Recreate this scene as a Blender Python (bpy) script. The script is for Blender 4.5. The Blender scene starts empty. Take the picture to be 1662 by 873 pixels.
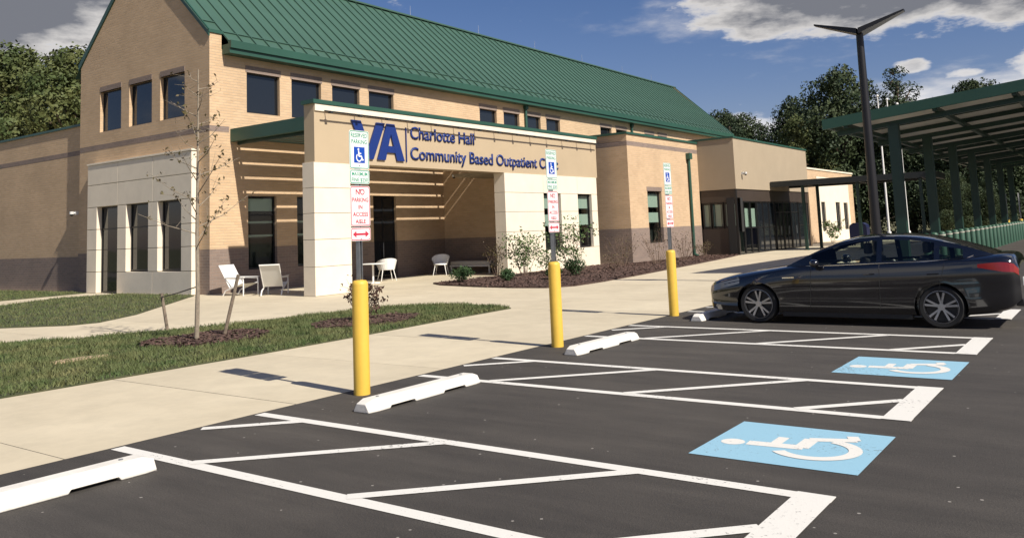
import bpy, bmesh, math, random
import numpy as np
from mathutils import Matrix, Vector
random.seed(7); np.random.seed(7)
S = bpy.context.scene
COL = S.collection
R = math.radians

# ------------------------------------------------------------------ camera
cam_data = bpy.data.cameras.new('Camera')
cam = bpy.data.objects.new('Camera', cam_data); COL.objects.link(cam); S.camera = cam
PITCH, ROLL, YAW, CAMH, FPX = 0.10631, -0.04021, -0.62659, 1.738, 976.57
def cam_axes():
    cy, sy = math.cos(YAW), math.sin(YAW)
    fwd = Vector((sy, cy, 0)); right = Vector((cy, -sy, 0)); up = Vector((0, 0, 1))
    f2 = fwd*math.cos(PITCH) + up*math.sin(PITCH); u2 = -fwd*math.sin(PITCH) + up*math.cos(PITCH)
    return right*math.cos(ROLL) + u2*math.sin(ROLL), -right*math.sin(ROLL) + u2*math.cos(ROLL), f2
r3, u3, f3 = cam_axes()
cam.matrix_world = Matrix(((r3.x, u3.x, -f3.x, 0), (r3.y, u3.y, -f3.y, 0), (r3.z, u3.z, -f3.z, CAMH), (0, 0, 0, 1)))
cam_data.sensor_fit = 'HORIZONTAL'; cam_data.sensor_width = 36.0
cam_data.lens = 36.0*FPX/1200.0
cam_data.shift_y = -0.1228
cam_data.clip_start = 0.05; cam_data.clip_end = 3000

# ------------------------------------------------------------------ sun and sky
SUN_ELEV = R(42.7)
SUN_H = Vector((0.989, -0.145, 0)).normalized()          # horizontal direction towards the sun
sun_data = bpy.data.lights.new('Sun', 'SUN'); sun = bpy.data.objects.new('Sun', sun_data); COL.objects.link(sun)
sun_data.energy = 5.0; sun_data.angle = R(0.53); sun_data.color = (1.0, 0.93, 0.82)
to_sun = SUN_H*math.cos(SUN_ELEV) + Vector((0, 0, math.sin(SUN_ELEV)))
sun.rotation_euler = to_sun.to_track_quat('Z', 'Y').to_euler(); sun.location = (30, -10, 40)
S.view_settings.view_transform = 'Standard'; S.view_settings.look = 'None'
S.view_settings.exposure = 0.4; S.view_settings.gamma = 1.0; S.view_settings.use_curve_mapping = False
S.cycles.max_bounces = 6; S.cycles.transparent_max_bounces = 6

W = bpy.data.worlds.new('World'); S.world = W; W.use_nodes = True
def world():
    nt = W.node_tree; nt.nodes.clear(); N = nt.nodes.new; L = nt.links.new
    out = N('ShaderNodeOutputWorld'); bg = N('ShaderNodeBackground'); bg.inputs[1].default_value = 0.070
    sky = N('ShaderNodeTexSky'); sky.sky_type = 'NISHITA'; sky.sun_disc = False
    sky.sun_elevation = SUN_ELEV; sky.sun_rotation = math.atan2(SUN_H.x, SUN_H.y)
    sky.air_density = 1.0; sky.dust_density = 0.6; sky.ozone_density = 2.0
    tc = N('ShaderNodeTexCoord'); sep = N('ShaderNodeSeparateXYZ'); L(tc.outputs['Generated'], sep.inputs[0])
    def M(op, a, b=None, c=None, clamp=False):
        n = N('ShaderNodeMath'); n.operation = op; n.use_clamp = clamp
        for i, v in enumerate((a, b, c)):
            if v is None: continue
            if isinstance(v, (int, float)): n.inputs[i].default_value = v
            else: L(v, n.inputs[i])
        return n.outputs[0]
    az = M('MULTIPLY', M('ARCTAN2', sep.outputs[0], sep.outputs[1]), 57.2958)
    el = M('MULTIPLY', M('ARCSINE', sep.outputs[2]), 57.2958)
    zc = M('MAXIMUM', sep.outputs[2], 0.0)
    den = M('ADD', zc, 0.12)
    cmb = N('ShaderNodeCombineXYZ'); L(M('DIVIDE', sep.outputs[0], den), cmb.inputs[0]); L(M('DIVIDE', sep.outputs[1], den), cmb.inputs[1])
    def noise(vec, scale, detail, rough, loc=(0, 0, 0)):
        mp = N('ShaderNodeMapping'); L(vec, mp.inputs[0]); mp.inputs['Location'].default_value = loc
        n = N('ShaderNodeTexNoise'); L(mp.outputs[0], n.inputs['Vector'])
        n.inputs['Scale'].default_value = scale; n.inputs['Detail'].default_value = detail; n.inputs['Roughness'].default_value = rough
        return n.outputs[0]
    n1 = noise(cmb.outputs[0], 0.55, 9, 0.58, (3.1, 1.7, 0))
    dcmb = N('ShaderNodeCombineXYZ'); L(M('MULTIPLY', az, 0.06), dcmb.inputs[0]); L(M('MULTIPLY', el, 0.16), dcmb.inputs[1])
    n2 = noise(dcmb.outputs[0], 3.0, 8, 0.6, (0, 0, 2))
    field = None
    # cloud banks and puffs: azimuth, elevation, half widths in degrees, weight
    for a0, e0, ra, re, w in ((-8, 15.2, 20, 5.0, 1.7), (-68, 16.5, 10, 6.5, 1.9), (-19.0, 6.2, 4.4, 1.25, .95), (-15.6, 5.6, 3, 1.2, .8), (-9.7, 9.2, 1.5, .62, .80), (-7.1, 8.3, 1.9, .62, .80),
                              (-3.0, 8.6, 2.2, 1.4, .9), (30, 14, 20, 5, 1.0), (75, 20, 25, 7, 1.0), (120, 12, 18, 5, 1.0), (170, 18, 22, 6, 1.0), (-120, 15, 22, 6, 1.0), (-100, 35, 20, 8, 1.0), (20, 42, 24, 9, 1.0)):
        dx = M('DIVIDE', M('SUBTRACT', az, a0), ra); dy = M('DIVIDE', M('SUBTRACT', el, e0), re)
        r2 = M('ADD', M('MULTIPLY', dx, dx), M('MULTIPLY', dy, dy))
        m = M('MULTIPLY', M('SUBTRACT', 1.0, r2, clamp=True), w)
        field = m if field is None else M('MAXIMUM', field, m)
    hi = M('MULTIPLY', M('SUBTRACT', n1, 0.50), 2.2)                 # thin scattered cloud everywhere, cover raised to add neutral fill light from overhead
    dens = M('MAXIMUM', hi, M('ADD', M('MULTIPLY', field, 0.80), M('MULTIPLY', M('SUBTRACT', n2, 0.60), 2.1)))
    mask = N('ShaderNodeMapRange'); mask.interpolation_type = 'SMOOTHSTEP'; L(dens, mask.inputs[0])
    mask.inputs[1].default_value = 0.10; mask.inputs[2].default_value = 0.42
    ramp = N('ShaderNodeValToRGB'); L(dens, ramp.inputs[0])
    e = ramp.color_ramp.elements; e[0].position = 0.20; e[0].color = (9.6, 9.2, 8.8, 1); e[1].position = 0.80; e[1].color = (2.1, 2.2, 2.55, 1)
    low = N('ShaderNodeMapRange'); L(el, low.inputs[0]); low.inputs[1].default_value = 7.0; low.inputs[2].default_value = 10.0
    mixc = N('ShaderNodeMix'); mixc.data_type = 'RGBA'; L(low.outputs[0], mixc.inputs[0]); mixc.inputs[6].default_value = (8.3, 8.3, 8.6, 1); L(ramp.outputs[0], mixc.inputs[7])
    mix = N('ShaderNodeMix'); mix.data_type = 'RGBA'; L(mask.outputs[0], mix.inputs[0]); hs = N('ShaderNodeHueSaturation'); hs.inputs['Saturation'].default_value = 1.25; L(sky.outputs[0], hs.inputs['Color']); tn = N('ShaderNodeMix'); tn.data_type = 'RGBA'; tn.blend_type = 'MULTIPLY'; tn.inputs[0].default_value = 1; L(hs.outputs[0], tn.inputs[6]); tn.inputs[7].default_value = (.93, .77, .88, 1); L(tn.outputs[2], mix.inputs[6]); L(mixc.outputs[2], mix.inputs[7])
    L(mix.outputs[2], bg.inputs[0]); L(bg.outputs[0], out.inputs[0])
world()

# ------------------------------------------------------------------ materials
MATS = {}
def mat(name, col, rough=0.7, metal=0.0, noise=None, bump=None, spec=None, build=None, coat=0.0):
    if name in MATS: return MATS[name]
    m = bpy.data.materials.new(name); m.use_nodes = True; nt = m.node_tree; b = nt.nodes['Principled BSDF']
    b.inputs['Base Color'].default_value = (*col, 1); b.inputs['Roughness'].default_value = rough; b.inputs['Metallic'].default_value = metal
    if spec is not None: b.inputs['Specular IOR Level'].default_value = spec
    if coat: b.inputs['Coat Weight'].default_value = coat; b.inputs['Coat Roughness'].default_value = 0.03
    N = nt.nodes.new; L = nt.links.new
    tc = N('ShaderNodeTexCoord')
    if noise:      # (scale, amount, detail): brightness variation
        sc, amt, det = noise
        n = N('ShaderNodeTexNoise'); L(tc.outputs['Object'], n.inputs['Vector']); n.inputs['Scale'].default_value = sc; n.inputs['Detail'].default_value = det; n.inputs['Roughness'].default_value = .65
        mr = N('ShaderNodeMapRange'); L(n.outputs[0], mr.inputs[0]); mr.inputs[1].default_value = .3; mr.inputs[2].default_value = .7; mr.inputs[3].default_value = 1-amt; mr.inputs[4].default_value = 1+amt
        mx = N('ShaderNodeMix'); mx.data_type = 'RGBA'; mx.blend_type = 'MULTIPLY'; mx.inputs[0].default_value = 1
        mx.inputs[6].default_value = (*col, 1); L(mr.outputs[0], mx.inputs[7]); L(mx.outputs[2], b.inputs['Base Color'])
    if bump:       # (scale, strength)
        n = N('ShaderNodeTexNoise'); L(tc.outputs['Object'], n.inputs['Vector']); n.inputs['Scale'].default_value = bump[0]; n.inputs['Detail'].default_value = 6
        bp = N('ShaderNodeBump'); bp.inputs['Strength'].default_value = bump[1]; bp.inputs['Distance'].default_value = .02; L(n.outputs[0], bp.inputs['Height']); L(bp.outputs[0], b.inputs['Normal'])
    if build: build(m, nt, b, tc, N, L)
    MATS[name] = m
    return m

def brick_build(c1, c2, mortar):
    def f(m, nt, b, tc, N, L):
        br = N('ShaderNodeTexBrick'); L(tc.outputs['UV'], br.inputs['Vector'])
        br.inputs['Color1'].default_value = (*c1, 1); br.inputs['Color2'].default_value = (*c2, 1); br.inputs['Mortar'].default_value = (*mortar, 1)
        br.inputs['Scale'].default_value = 1.0; br.inputs['Brick Width'].default_value = .30; br.inputs['Row Height'].default_value = .10; br.inputs['Mortar Size'].default_value = .007; br.inputs['Mortar Smooth'].default_value = .3; br.inputs['Bias'].default_value = -.1
        n = N('ShaderNodeTexNoise'); L(tc.outputs['UV'], n.inputs['Vector']); n.inputs['Scale'].default_value = .55; n.inputs['Detail'].default_value = 7
        mr = N('ShaderNodeMapRange'); L(n.outputs[0], mr.inputs[0]); mr.inputs[1].default_value = .3; mr.inputs[2].default_value = .7; mr.inputs[3].default_value = .90; mr.inputs[4].default_value = 1.08
        mx = N('ShaderNodeMix'); mx.data_type = 'RGBA'; mx.blend_type = 'MULTIPLY'; mx.inputs[0].default_value = 1; L(br.outputs[0], mx.inputs[6]); L(mr.outputs[0], mx.inputs[7]); L(mx.outputs[2], b.inputs['Base Color'])
        n2 = N('ShaderNodeTexNoise'); L(tc.outputs['UV'], n2.inputs['Vector']); n2.inputs['Scale'].default_value = 14; n2.inputs['Detail'].default_value = 3
        ad = N('ShaderNodeMath'); ad.operation = 'MULTIPLY_ADD'; L(n2.outputs[0], ad.inputs[0]); ad.inputs[1].default_value = .35
        iv = N('ShaderNodeMath'); iv.operation = 'SUBTRACT'; iv.inputs[0].default_value = 1; L(br.outputs[1], iv.inputs[1]); L(iv.outputs[0], ad.inputs[2])
        bp = N('ShaderNodeBump'); bp.inputs['Strength'].default_value = .8; bp.inputs['Distance'].default_value = .012; L(ad.outputs[0], bp.inputs['Height']); L(bp.outputs[0], b.inputs['Normal'])
    return f
TAN = mat('tan_brick', (.48, .335, .205), .85, build=brick_build((.57, .405, .25), (.51, .355, .215), (.52, .42, .30)))
BROWN = mat('brown_brick', (.24, .18, .15), .85, build=brick_build((.25, .185, .15), (.205, .155, .13), (.29, .25, .22)))
STONE = mat('cast_stone', (.74, .66, .53), .8, noise=(1.6, .06, 8), bump=(60, .12))
EIFS = mat('tan_stucco', (.345, .28, .195), .9, noise=(.8, .05, 6), bump=(90, .2))
SIGNBAND = mat('fascia_panel', (.43, .34, .225), .7, noise=(.7, .04, 5), bump=(80, .05))
GREEN = mat('green_metal', (.022, .075, .052), .42, noise=(.5, .10, 4), spec=.5)
ROOFG = mat('green_roof_metal', (.050, .105, .077), .42, noise=(.35, .10, 6), spec=.5)
DGREEN = mat('dark_green_steel', (.012, .04, .03), .4, noise=(2, .1, 4))
CANOPYM = mat('dark_bronze_metal', (.018, .022, .022), .4)
FRAME = mat('dark_window_frame', (.012, .012, .013), .4)
def glass_build(m, nt, b, tc, N, L):
    n = N('ShaderNodeTexNoise'); L(tc.outputs['Object'], n.inputs['Vector']); n.inputs['Scale'].default_value = .9
    bp = N('ShaderNodeBump'); bp.inputs['Strength'].default_value = .04; bp.inputs['Distance'].default_value = .05; L(n.outputs[0], bp.inputs['Height']); L(bp.outputs[0], b.inputs['Normal'])
GLASS = mat('dark_tinted_glass', (.012, .015, .019), .04, spec=.65, build=glass_build)
def seeglass_build(m, nt, b, tc, N, L):
    out = nt.nodes['Material Output']; tr = N('ShaderNodeBsdfTransparent'); tr.inputs[0].default_value = (.60, .67, .64, 1)
    gl = N('ShaderNodeBsdfGlossy'); gl.inputs['Roughness'].default_value = .03; gl.inputs[0].default_value = (.9, .95, 1, 1)
    lw = N('ShaderNodeLayerWeight'); lw.inputs[0].default_value = .5; pw = N('ShaderNodeMath'); pw.operation = 'POWER'; L(lw.outputs['Facing'], pw.inputs[0]); pw.inputs[1].default_value = 4; fr = N('ShaderNodeMath'); fr.operation = 'MULTIPLY_ADD'; L(pw.outputs[0], fr.inputs[0]); fr.inputs[1].default_value = .9; fr.inputs[2].default_value = .05; mx = N('ShaderNodeMixShader'); L(fr.outputs[0], mx.inputs[0]); L(tr.outputs[0], mx.inputs[1]); L(gl.outputs[0], mx.inputs[2]); L(mx.outputs[0], out.inputs[0])
SEEGLASS = mat('clear_tinted_glass', (.1, .1, .1), build=seeglass_build)
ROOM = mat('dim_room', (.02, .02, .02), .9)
BLIND = mat('pale_blind', (.62, .70, .62), .8)
WHITE = mat('white_powder_coat', (.78, .77, .74), .45)
SLING = mat('pale_sling_fabric', (.68, .67, .63), .8, bump=(220, .15))
CUSH = mat('grey_cushion', (.52, .50, .46), .9, bump=(150, .2))
def asphalt_build(m, nt, b, tc, N, L):
    n = N('ShaderNodeTexNoise'); L(tc.outputs['Object'], n.inputs['Vector']); n.inputs['Scale'].default_value = .33; n.inputs['Detail'].default_value = 8; n.inputs['Roughness'].default_value = .62
    r = N('ShaderNodeValToRGB'); L(n.outputs[0], r.inputs[0]); e = r.color_ramp.elements
    e[0].position = .3; e[0].color = (.032, .028, .0245, 1); e[1].position = .72; e[1].color = (.058, .051, .043, 1)
    f = N('ShaderNodeTexNoise'); L(tc.outputs['Object'], f.inputs['Vector']); f.inputs['Scale'].default_value = 75; f.inputs['Detail'].default_value = 4; f.inputs['Roughness'].default_value = .8
    mr = N('ShaderNodeMapRange'); L(f.outputs[0], mr.inputs[0]); mr.inputs[1].default_value = .25; mr.inputs[2].default_value = .75; mr.inputs[3].default_value = .40; mr.inputs[4].default_value = 1.75
    mx = N('ShaderNodeMix'); mx.data_type = 'RGBA'; mx.blend_type = 'MULTIPLY'; mx.inputs[0].default_value = 1; L(r.outputs[0], mx.inputs[6]); L(mr.outputs[0], mx.inputs[7])
    mp = N('ShaderNodeMapping'); L(tc.outputs['Object'], mp.inputs[0]); mp.inputs['Scale'].default_value = (.45, 2.6, 1); mp.inputs['Rotation'].default_value = (0, 0, .25)
    st = N('ShaderNodeTexNoise'); L(mp.outputs[0], st.inputs['Vector']); st.inputs['Scale'].default_value = 1.2; st.inputs['Detail'].default_value = 7; st.inputs['Roughness'].default_value = .7
    sm = N('ShaderNodeMapRange'); L(st.outputs[0], sm.inputs[0]); sm.inputs[1].default_value = .30; sm.inputs[2].default_value = .72; sm.inputs[3].default_value = .74; sm.inputs[4].default_value = 1.36
    m0 = N('ShaderNodeMix'); m0.data_type = 'RGBA'; m0.blend_type = 'MULTIPLY'; m0.inputs[0].default_value = 1; L(mx.outputs[2], m0.inputs[6]); L(sm.outputs[0], m0.inputs[7]); mx = m0
    v = N('ShaderNodeTexVoronoi'); L(tc.outputs['Object'], v.inputs['Vector']); v.inputs['Scale'].default_value = 7.0
    lt = N('ShaderNodeMath'); lt.operation = 'LESS_THAN'; L(v.outputs['Distance'], lt.inputs[0]); lt.inputs[1].default_value = .075
    sp = N('ShaderNodeSeparateColor'); L(v.outputs['Color'], sp.inputs[0]); g2 = N('ShaderNodeMath'); g2.operation = 'GREATER_THAN'; L(sp.outputs[0], g2.inputs[0]); g2.inputs[1].default_value = .72
    mm = N('ShaderNodeMath'); mm.operation = 'MULTIPLY'; L(lt.outputs[0], mm.inputs[0]); L(g2.outputs[0], mm.inputs[1])
    m2 = N('ShaderNodeMix'); m2.data_type = 'RGBA'; L(mm.outputs[0], m2.inputs[0]); L(mx.outputs[2], m2.inputs[6]); m2.inputs[7].default_value = (.30, .28, .25, 1)
    L(m2.outputs[2], b.inputs['Base Color'])
    bp = N('ShaderNodeBump'); bp.inputs['Strength'].default_value = .7; bp.inputs['Distance'].default_value = .012; L(f.outputs[0], bp.inputs['Height']); L(bp.outputs[0], b.inputs['Normal'])
ASPHALT = mat('asphalt', (.045, .043, .04), .82, build=asphalt_build)
def paint_build(col, wear):
    def f(m, nt, b, tc, N, L):
        n = N('ShaderNodeTexNoise'); L(tc.outputs['Object'], n.inputs['Vector']); n.inputs['Scale'].default_value = 26; n.inputs['Detail'].default_value = 8; n.inputs['Roughness'].default_value = .75
        n2 = N('ShaderNodeTexNoise'); L(tc.outputs['Object'], n2.inputs['Vector']); n2.inputs['Scale'].default_value = 1.3; n2.inputs['Detail'].default_value = 4
        ad = N('ShaderNodeMath'); ad.operation = 'MULTIPLY_ADD'; L(n2.outputs[0], ad.inputs[0]); ad.inputs[1].default_value = .45; L(n.outputs[0], ad.inputs[2])
        mr = N('ShaderNodeMapRange'); L(ad.outputs[0], mr.inputs[0]); mr.inputs[1].default_value = wear; mr.inputs[2].default_value = wear+.07
        mx = N('ShaderNodeMix'); mx.data_type = 'RGBA'; L(mr.outputs[0], mx.inputs[0]); mx.inputs[6].default_value = (*col, 1); mx.inputs[7].default_value = (.09, .085, .08, 1)
        L(mx.outputs[2], b.inputs['Base Color'])
        bp = N('ShaderNodeBump'); bp.inputs['Strength'].default_value = .4; bp.inputs['Distance'].default_value = .008; L(n.outputs[0], bp.inputs['Height']); L(bp.outputs[0], b.inputs['Normal'])
    return f
LINEP = mat('white_road_paint', (.64, .63, .59), .75, build=paint_build((.66, .645, .60), .84))
BLUEP = mat('blue_road_paint', (.16, .42, .62), .75, build=paint_build((.25, .45, .57), .83))
def concrete_build(m, nt, b, tc, N, L):
    n = N('ShaderNodeTexNoise'); L(tc.outputs['Object'], n.inputs['Vector']); n.inputs['Scale'].default_value = .5; n.inputs['Detail'].default_value = 9; n.inputs['Roughness'].default_value = .6
    r = N('ShaderNodeValToRGB'); L(n.outputs[0], r.inputs[0]); e = r.color_ramp.elements
    e[0].position = .28; e[0].color = (.49, .425, .305, 1); e[1].position = .7; e[1].color = (.575, .505, .37, 1)
    ob = N('ShaderNodeObjectInfo'); mr = N('ShaderNodeMapRange'); L(ob.outputs['Random'], mr.inputs[0]); mr.inputs[3].default_value = .95; mr.inputs[4].default_value = 1.04
    mx = N('ShaderNodeMix'); mx.data_type = 'RGBA'; mx.blend_type = 'MULTIPLY'; mx.inputs[0].default_value = 1; L(r.outputs[0], mx.inputs[6]); L(mr.outputs[0], mx.inputs[7]); L(mx.outputs[2], b.inputs['Base Color'])
    q = N('ShaderNodeTexNoise'); L(tc.outputs['Object'], q.inputs['Vector']); q.inputs['Scale'].default_value = 2.3; q.inputs['Detail'].default_value = 10; q.inputs['Roughness'].default_value = .72
    qm = N('ShaderNodeMapRange'); L(q.outputs[0], qm.inputs[0]); qm.inputs[1].default_value = .32; qm.inputs[2].default_value = .60; qm.inputs[3].default_value = .90; qm.inputs[4].default_value = 1.02
    qx = N('ShaderNodeMix'); qx.data_type = 'RGBA'; qx.blend_type = 'MULTIPLY'; qx.inputs[0].default_value = 1; L(mx.outputs[2], qx.inputs[6]); L(qm.outputs[0], qx.inputs[7]); L(qx.outputs[2], b.inputs['Base Color'])
    f = N('ShaderNodeTexNoise'); L(tc.outputs['Object'], f.inputs['Vector']); f.inputs['Scale'].default_value = 60; f.inputs['Detail'].default_value = 5
    bp = N('ShaderNodeBump'); bp.inputs['Strength'].default_value = .25; bp.inputs['Distance'].default_value = .006; L(f.outputs[0], bp.inputs['Height']); L(bp.outputs[0], b.inputs['Normal'])
CONC = mat('concrete', (.56, .5, .39), .85, build=concrete_build)
JOINT = mat('joint_dirt', (.16, .14, .11), .95)
def soil_build(c1, c2, sc):
    def f(m, nt, b, tc, N, L):
        n = N('ShaderNodeTexNoise'); L(tc.outputs['Object'], n.inputs['Vector']); n.inputs['Scale'].default_value = sc; n.inputs['Detail'].default_value = 8; n.inputs['Roughness'].default_value = .7
        r = N('ShaderNodeValToRGB'); L(n.outputs[0], r.inputs[0]); e = r.color_ramp.elements
        e[0].position = .32; e[0].color = (*c1, 1); e[1].position = .68; e[1].color = (*c2, 1); L(r.outputs[0], b.inputs['Base Color'])
        bp = N('ShaderNodeBump'); bp.inputs['Strength'].default_value = .9; bp.inputs['Distance'].default_value = .03; L(n.outputs[0], bp.inputs['Height']); L(bp.outputs[0], b.inputs['Normal'])
    return f
TURF = mat('turf', (.06, .07, .03), .95, build=soil_build((.030, .040, .014), (.085, .085, .038), 3.0))
FIELD = mat('far_field', (.12, .12, .05), .95, build=soil_build((.07, .085, .03), (.17, .15, .07), .25))
MULCH = mat('mulch', (.06, .035, .026), .95, build=soil_build((.035, .02, .016), (.10, .058, .045), 18.0))
CHIP = mat('mulch_chip', (.10, .058, .045), .95, noise=(6, .5, 3))
SOIL = mat('dry_soil', (.40, .30, .19), .95, noise=(9, .2, 5))
def blade_build(m, nt, b, tc, N, L):
    n = N('ShaderNodeTexNoise'); L(tc.outputs['Object'], n.inputs['Vector']); n.inputs['Scale'].default_value = 1.1; n.inputs['Detail'].default_value = 6; n.inputs['Roughness'].default_value = .7
    r = N('ShaderNodeValToRGB'); L(n.outputs[0], r.inputs[0]); e = r.color_ramp.elements
    e[0].position = .33; e[0].color = (.045, .085, .020, 1); e[1].position = .74; e[1].color = (.17, .16, .065, 1)
    L(r.outputs[0], b.inputs['Base Color'])
BLADE = mat('grass_blade', (.07, .10, .03), .8, build=blade_build)
def leaf(name, c1, c2, sc=.6):
    def f(m, nt, b, tc, N, L):
        n = N('ShaderNodeTexNoise'); L(tc.outputs['Object'], n.inputs['Vector']); n.inputs['Scale'].default_value = sc; n.inputs['Detail'].default_value = 5
        r = N('ShaderNodeValToRGB'); L(n.outputs[0], r.inputs[0]); e = r.color_ramp.elements
        e[0].position = .35; e[0].color = (*c1, 1); e[1].position = .66; e[1].color = (*c2, 1); L(r.outputs[0], b.inputs['Base Color'])
    return mat(name, c1, .65, build=f, spec=.3)
LEAF_A = leaf('oak_leaf', (.050, .075, .022), (.115, .125, .042))
LEAF_B = leaf('maple_leaf', (.022, .040, .015), (.050, .068, .025))
LEAF_C = leaf('pine_leaf', (.020, .038, .016), (.045, .065, .028))
LEAF_BOX = leaf('boxwood_leaf', (.018, .045, .014), (.05, .09, .03), 4)
LEAF_ROSE = leaf('shrub_leaf', (.05, .10, .03), (.12, .17, .06), 4)
LEAF_RED = leaf('plum_leaf', (.05, .025, .022), (.09, .05, .03), 4)
LEAF_DRY = leaf('dry_leaf', (.07, .05, .025), (.10, .085, .03), 4)
BARK = mat('bark', (.14, .105, .075), .95, noise=(8, .3, 5), bump=(30, .5))
BARK2 = mat('young_bark', (.24, .20, .15), .9, noise=(14, .25, 4))
TWIG = mat('dry_twig', (.16, .11, .08), .9)
WOODST = mat('stake_wood', (.19, .15, .11), .9, noise=(12, .3, 4))
YELLOW = mat('yellow_sleeve', (.68, .44, .065), .5, noise=(5, .06, 5), spec=.4)
GALV = mat('galvanised_steel', (.33, .34, .35), .45, .7, noise=(18, .12, 3))
STOPP = mat('wheel_stop_paint', (.66, .635, .58), .75, noise=(5, .10, 7), bump=(40, .2))
SIGNW = mat('sign_white', (.80, .80, .78), .4)
SIGNG = mat('sign_green', (.01, .28, .16), .4)
SIGNB = mat('sign_blue', (.005, .06, .38), .4)
SIGNR = mat('sign_red', (.50, .03, .06), .4)
LETTER = mat('blue_letter', (.008, .028, .16), .4)
LAMPM = mat('lamp_bronze', (.009, .0085, .010), .4)
PANELU = mat('galvanised_underside', (.74, .72, .65), .6, noise=(.8, .08, 4))
CARP = mat('black_car_paint', (.004, .0045, .007), .12, spec=.6, coat=1.0)
CARG = mat('car_glass', (.008, .010, .012), .03, spec=.7)
def carglass_build(m, nt, b, tc, N, L):
    out = nt.nodes['Material Output']; tr = N('ShaderNodeBsdfTransparent'); tr.inputs[0].default_value = (.62, .67, .64, 1)
    gl = N('ShaderNodeBsdfGlossy'); gl.inputs['Roughness'].default_value = .02
    lw = N('ShaderNodeLayerWeight'); lw.inputs[0].default_value = .5; pw = N('ShaderNodeMath'); pw.operation = 'POWER'; L(lw.outputs['Facing'], pw.inputs[0]); pw.inputs[1].default_value = 4; fr = N('ShaderNodeMath'); fr.operation = 'MULTIPLY_ADD'; L(pw.outputs[0], fr.inputs[0]); fr.inputs[1].default_value = .9; fr.inputs[2].default_value = .05; mx = N('ShaderNodeMixShader'); L(fr.outputs[0], mx.inputs[0]); L(tr.outputs[0], mx.inputs[1]); L(gl.outputs[0], mx.inputs[2]); L(mx.outputs[0], out.inputs[0])
CARSG = mat('car_side_glass', (.1, .1, .1), build=carglass_build)
SILVP = mat('silver_car_paint', (.42, .44, .46), .3, .4, coat=1.0)
TYRE = mat('tyre_rubber', (.012, .012, .012), .8)
ALLOY = mat('alloy', (.42, .42, .43), .3, .85)
CHROME = mat('chrome', (.75, .75, .75), .12, 1.0)
TAILR = mat('tail_lamp', (.22, .006, .010), .15, coat=.6)
HEADL = mat('head_lamp', (.16, .17, .18), .08, coat=.8)
BLACKP = mat('black_plastic', (.012, .012, .012), .55)
MAILB = mat('navy_metal', (.008, .012, .05), .4)
CAMW = mat('camera_white', (.6, .6, .58), .4)

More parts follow.
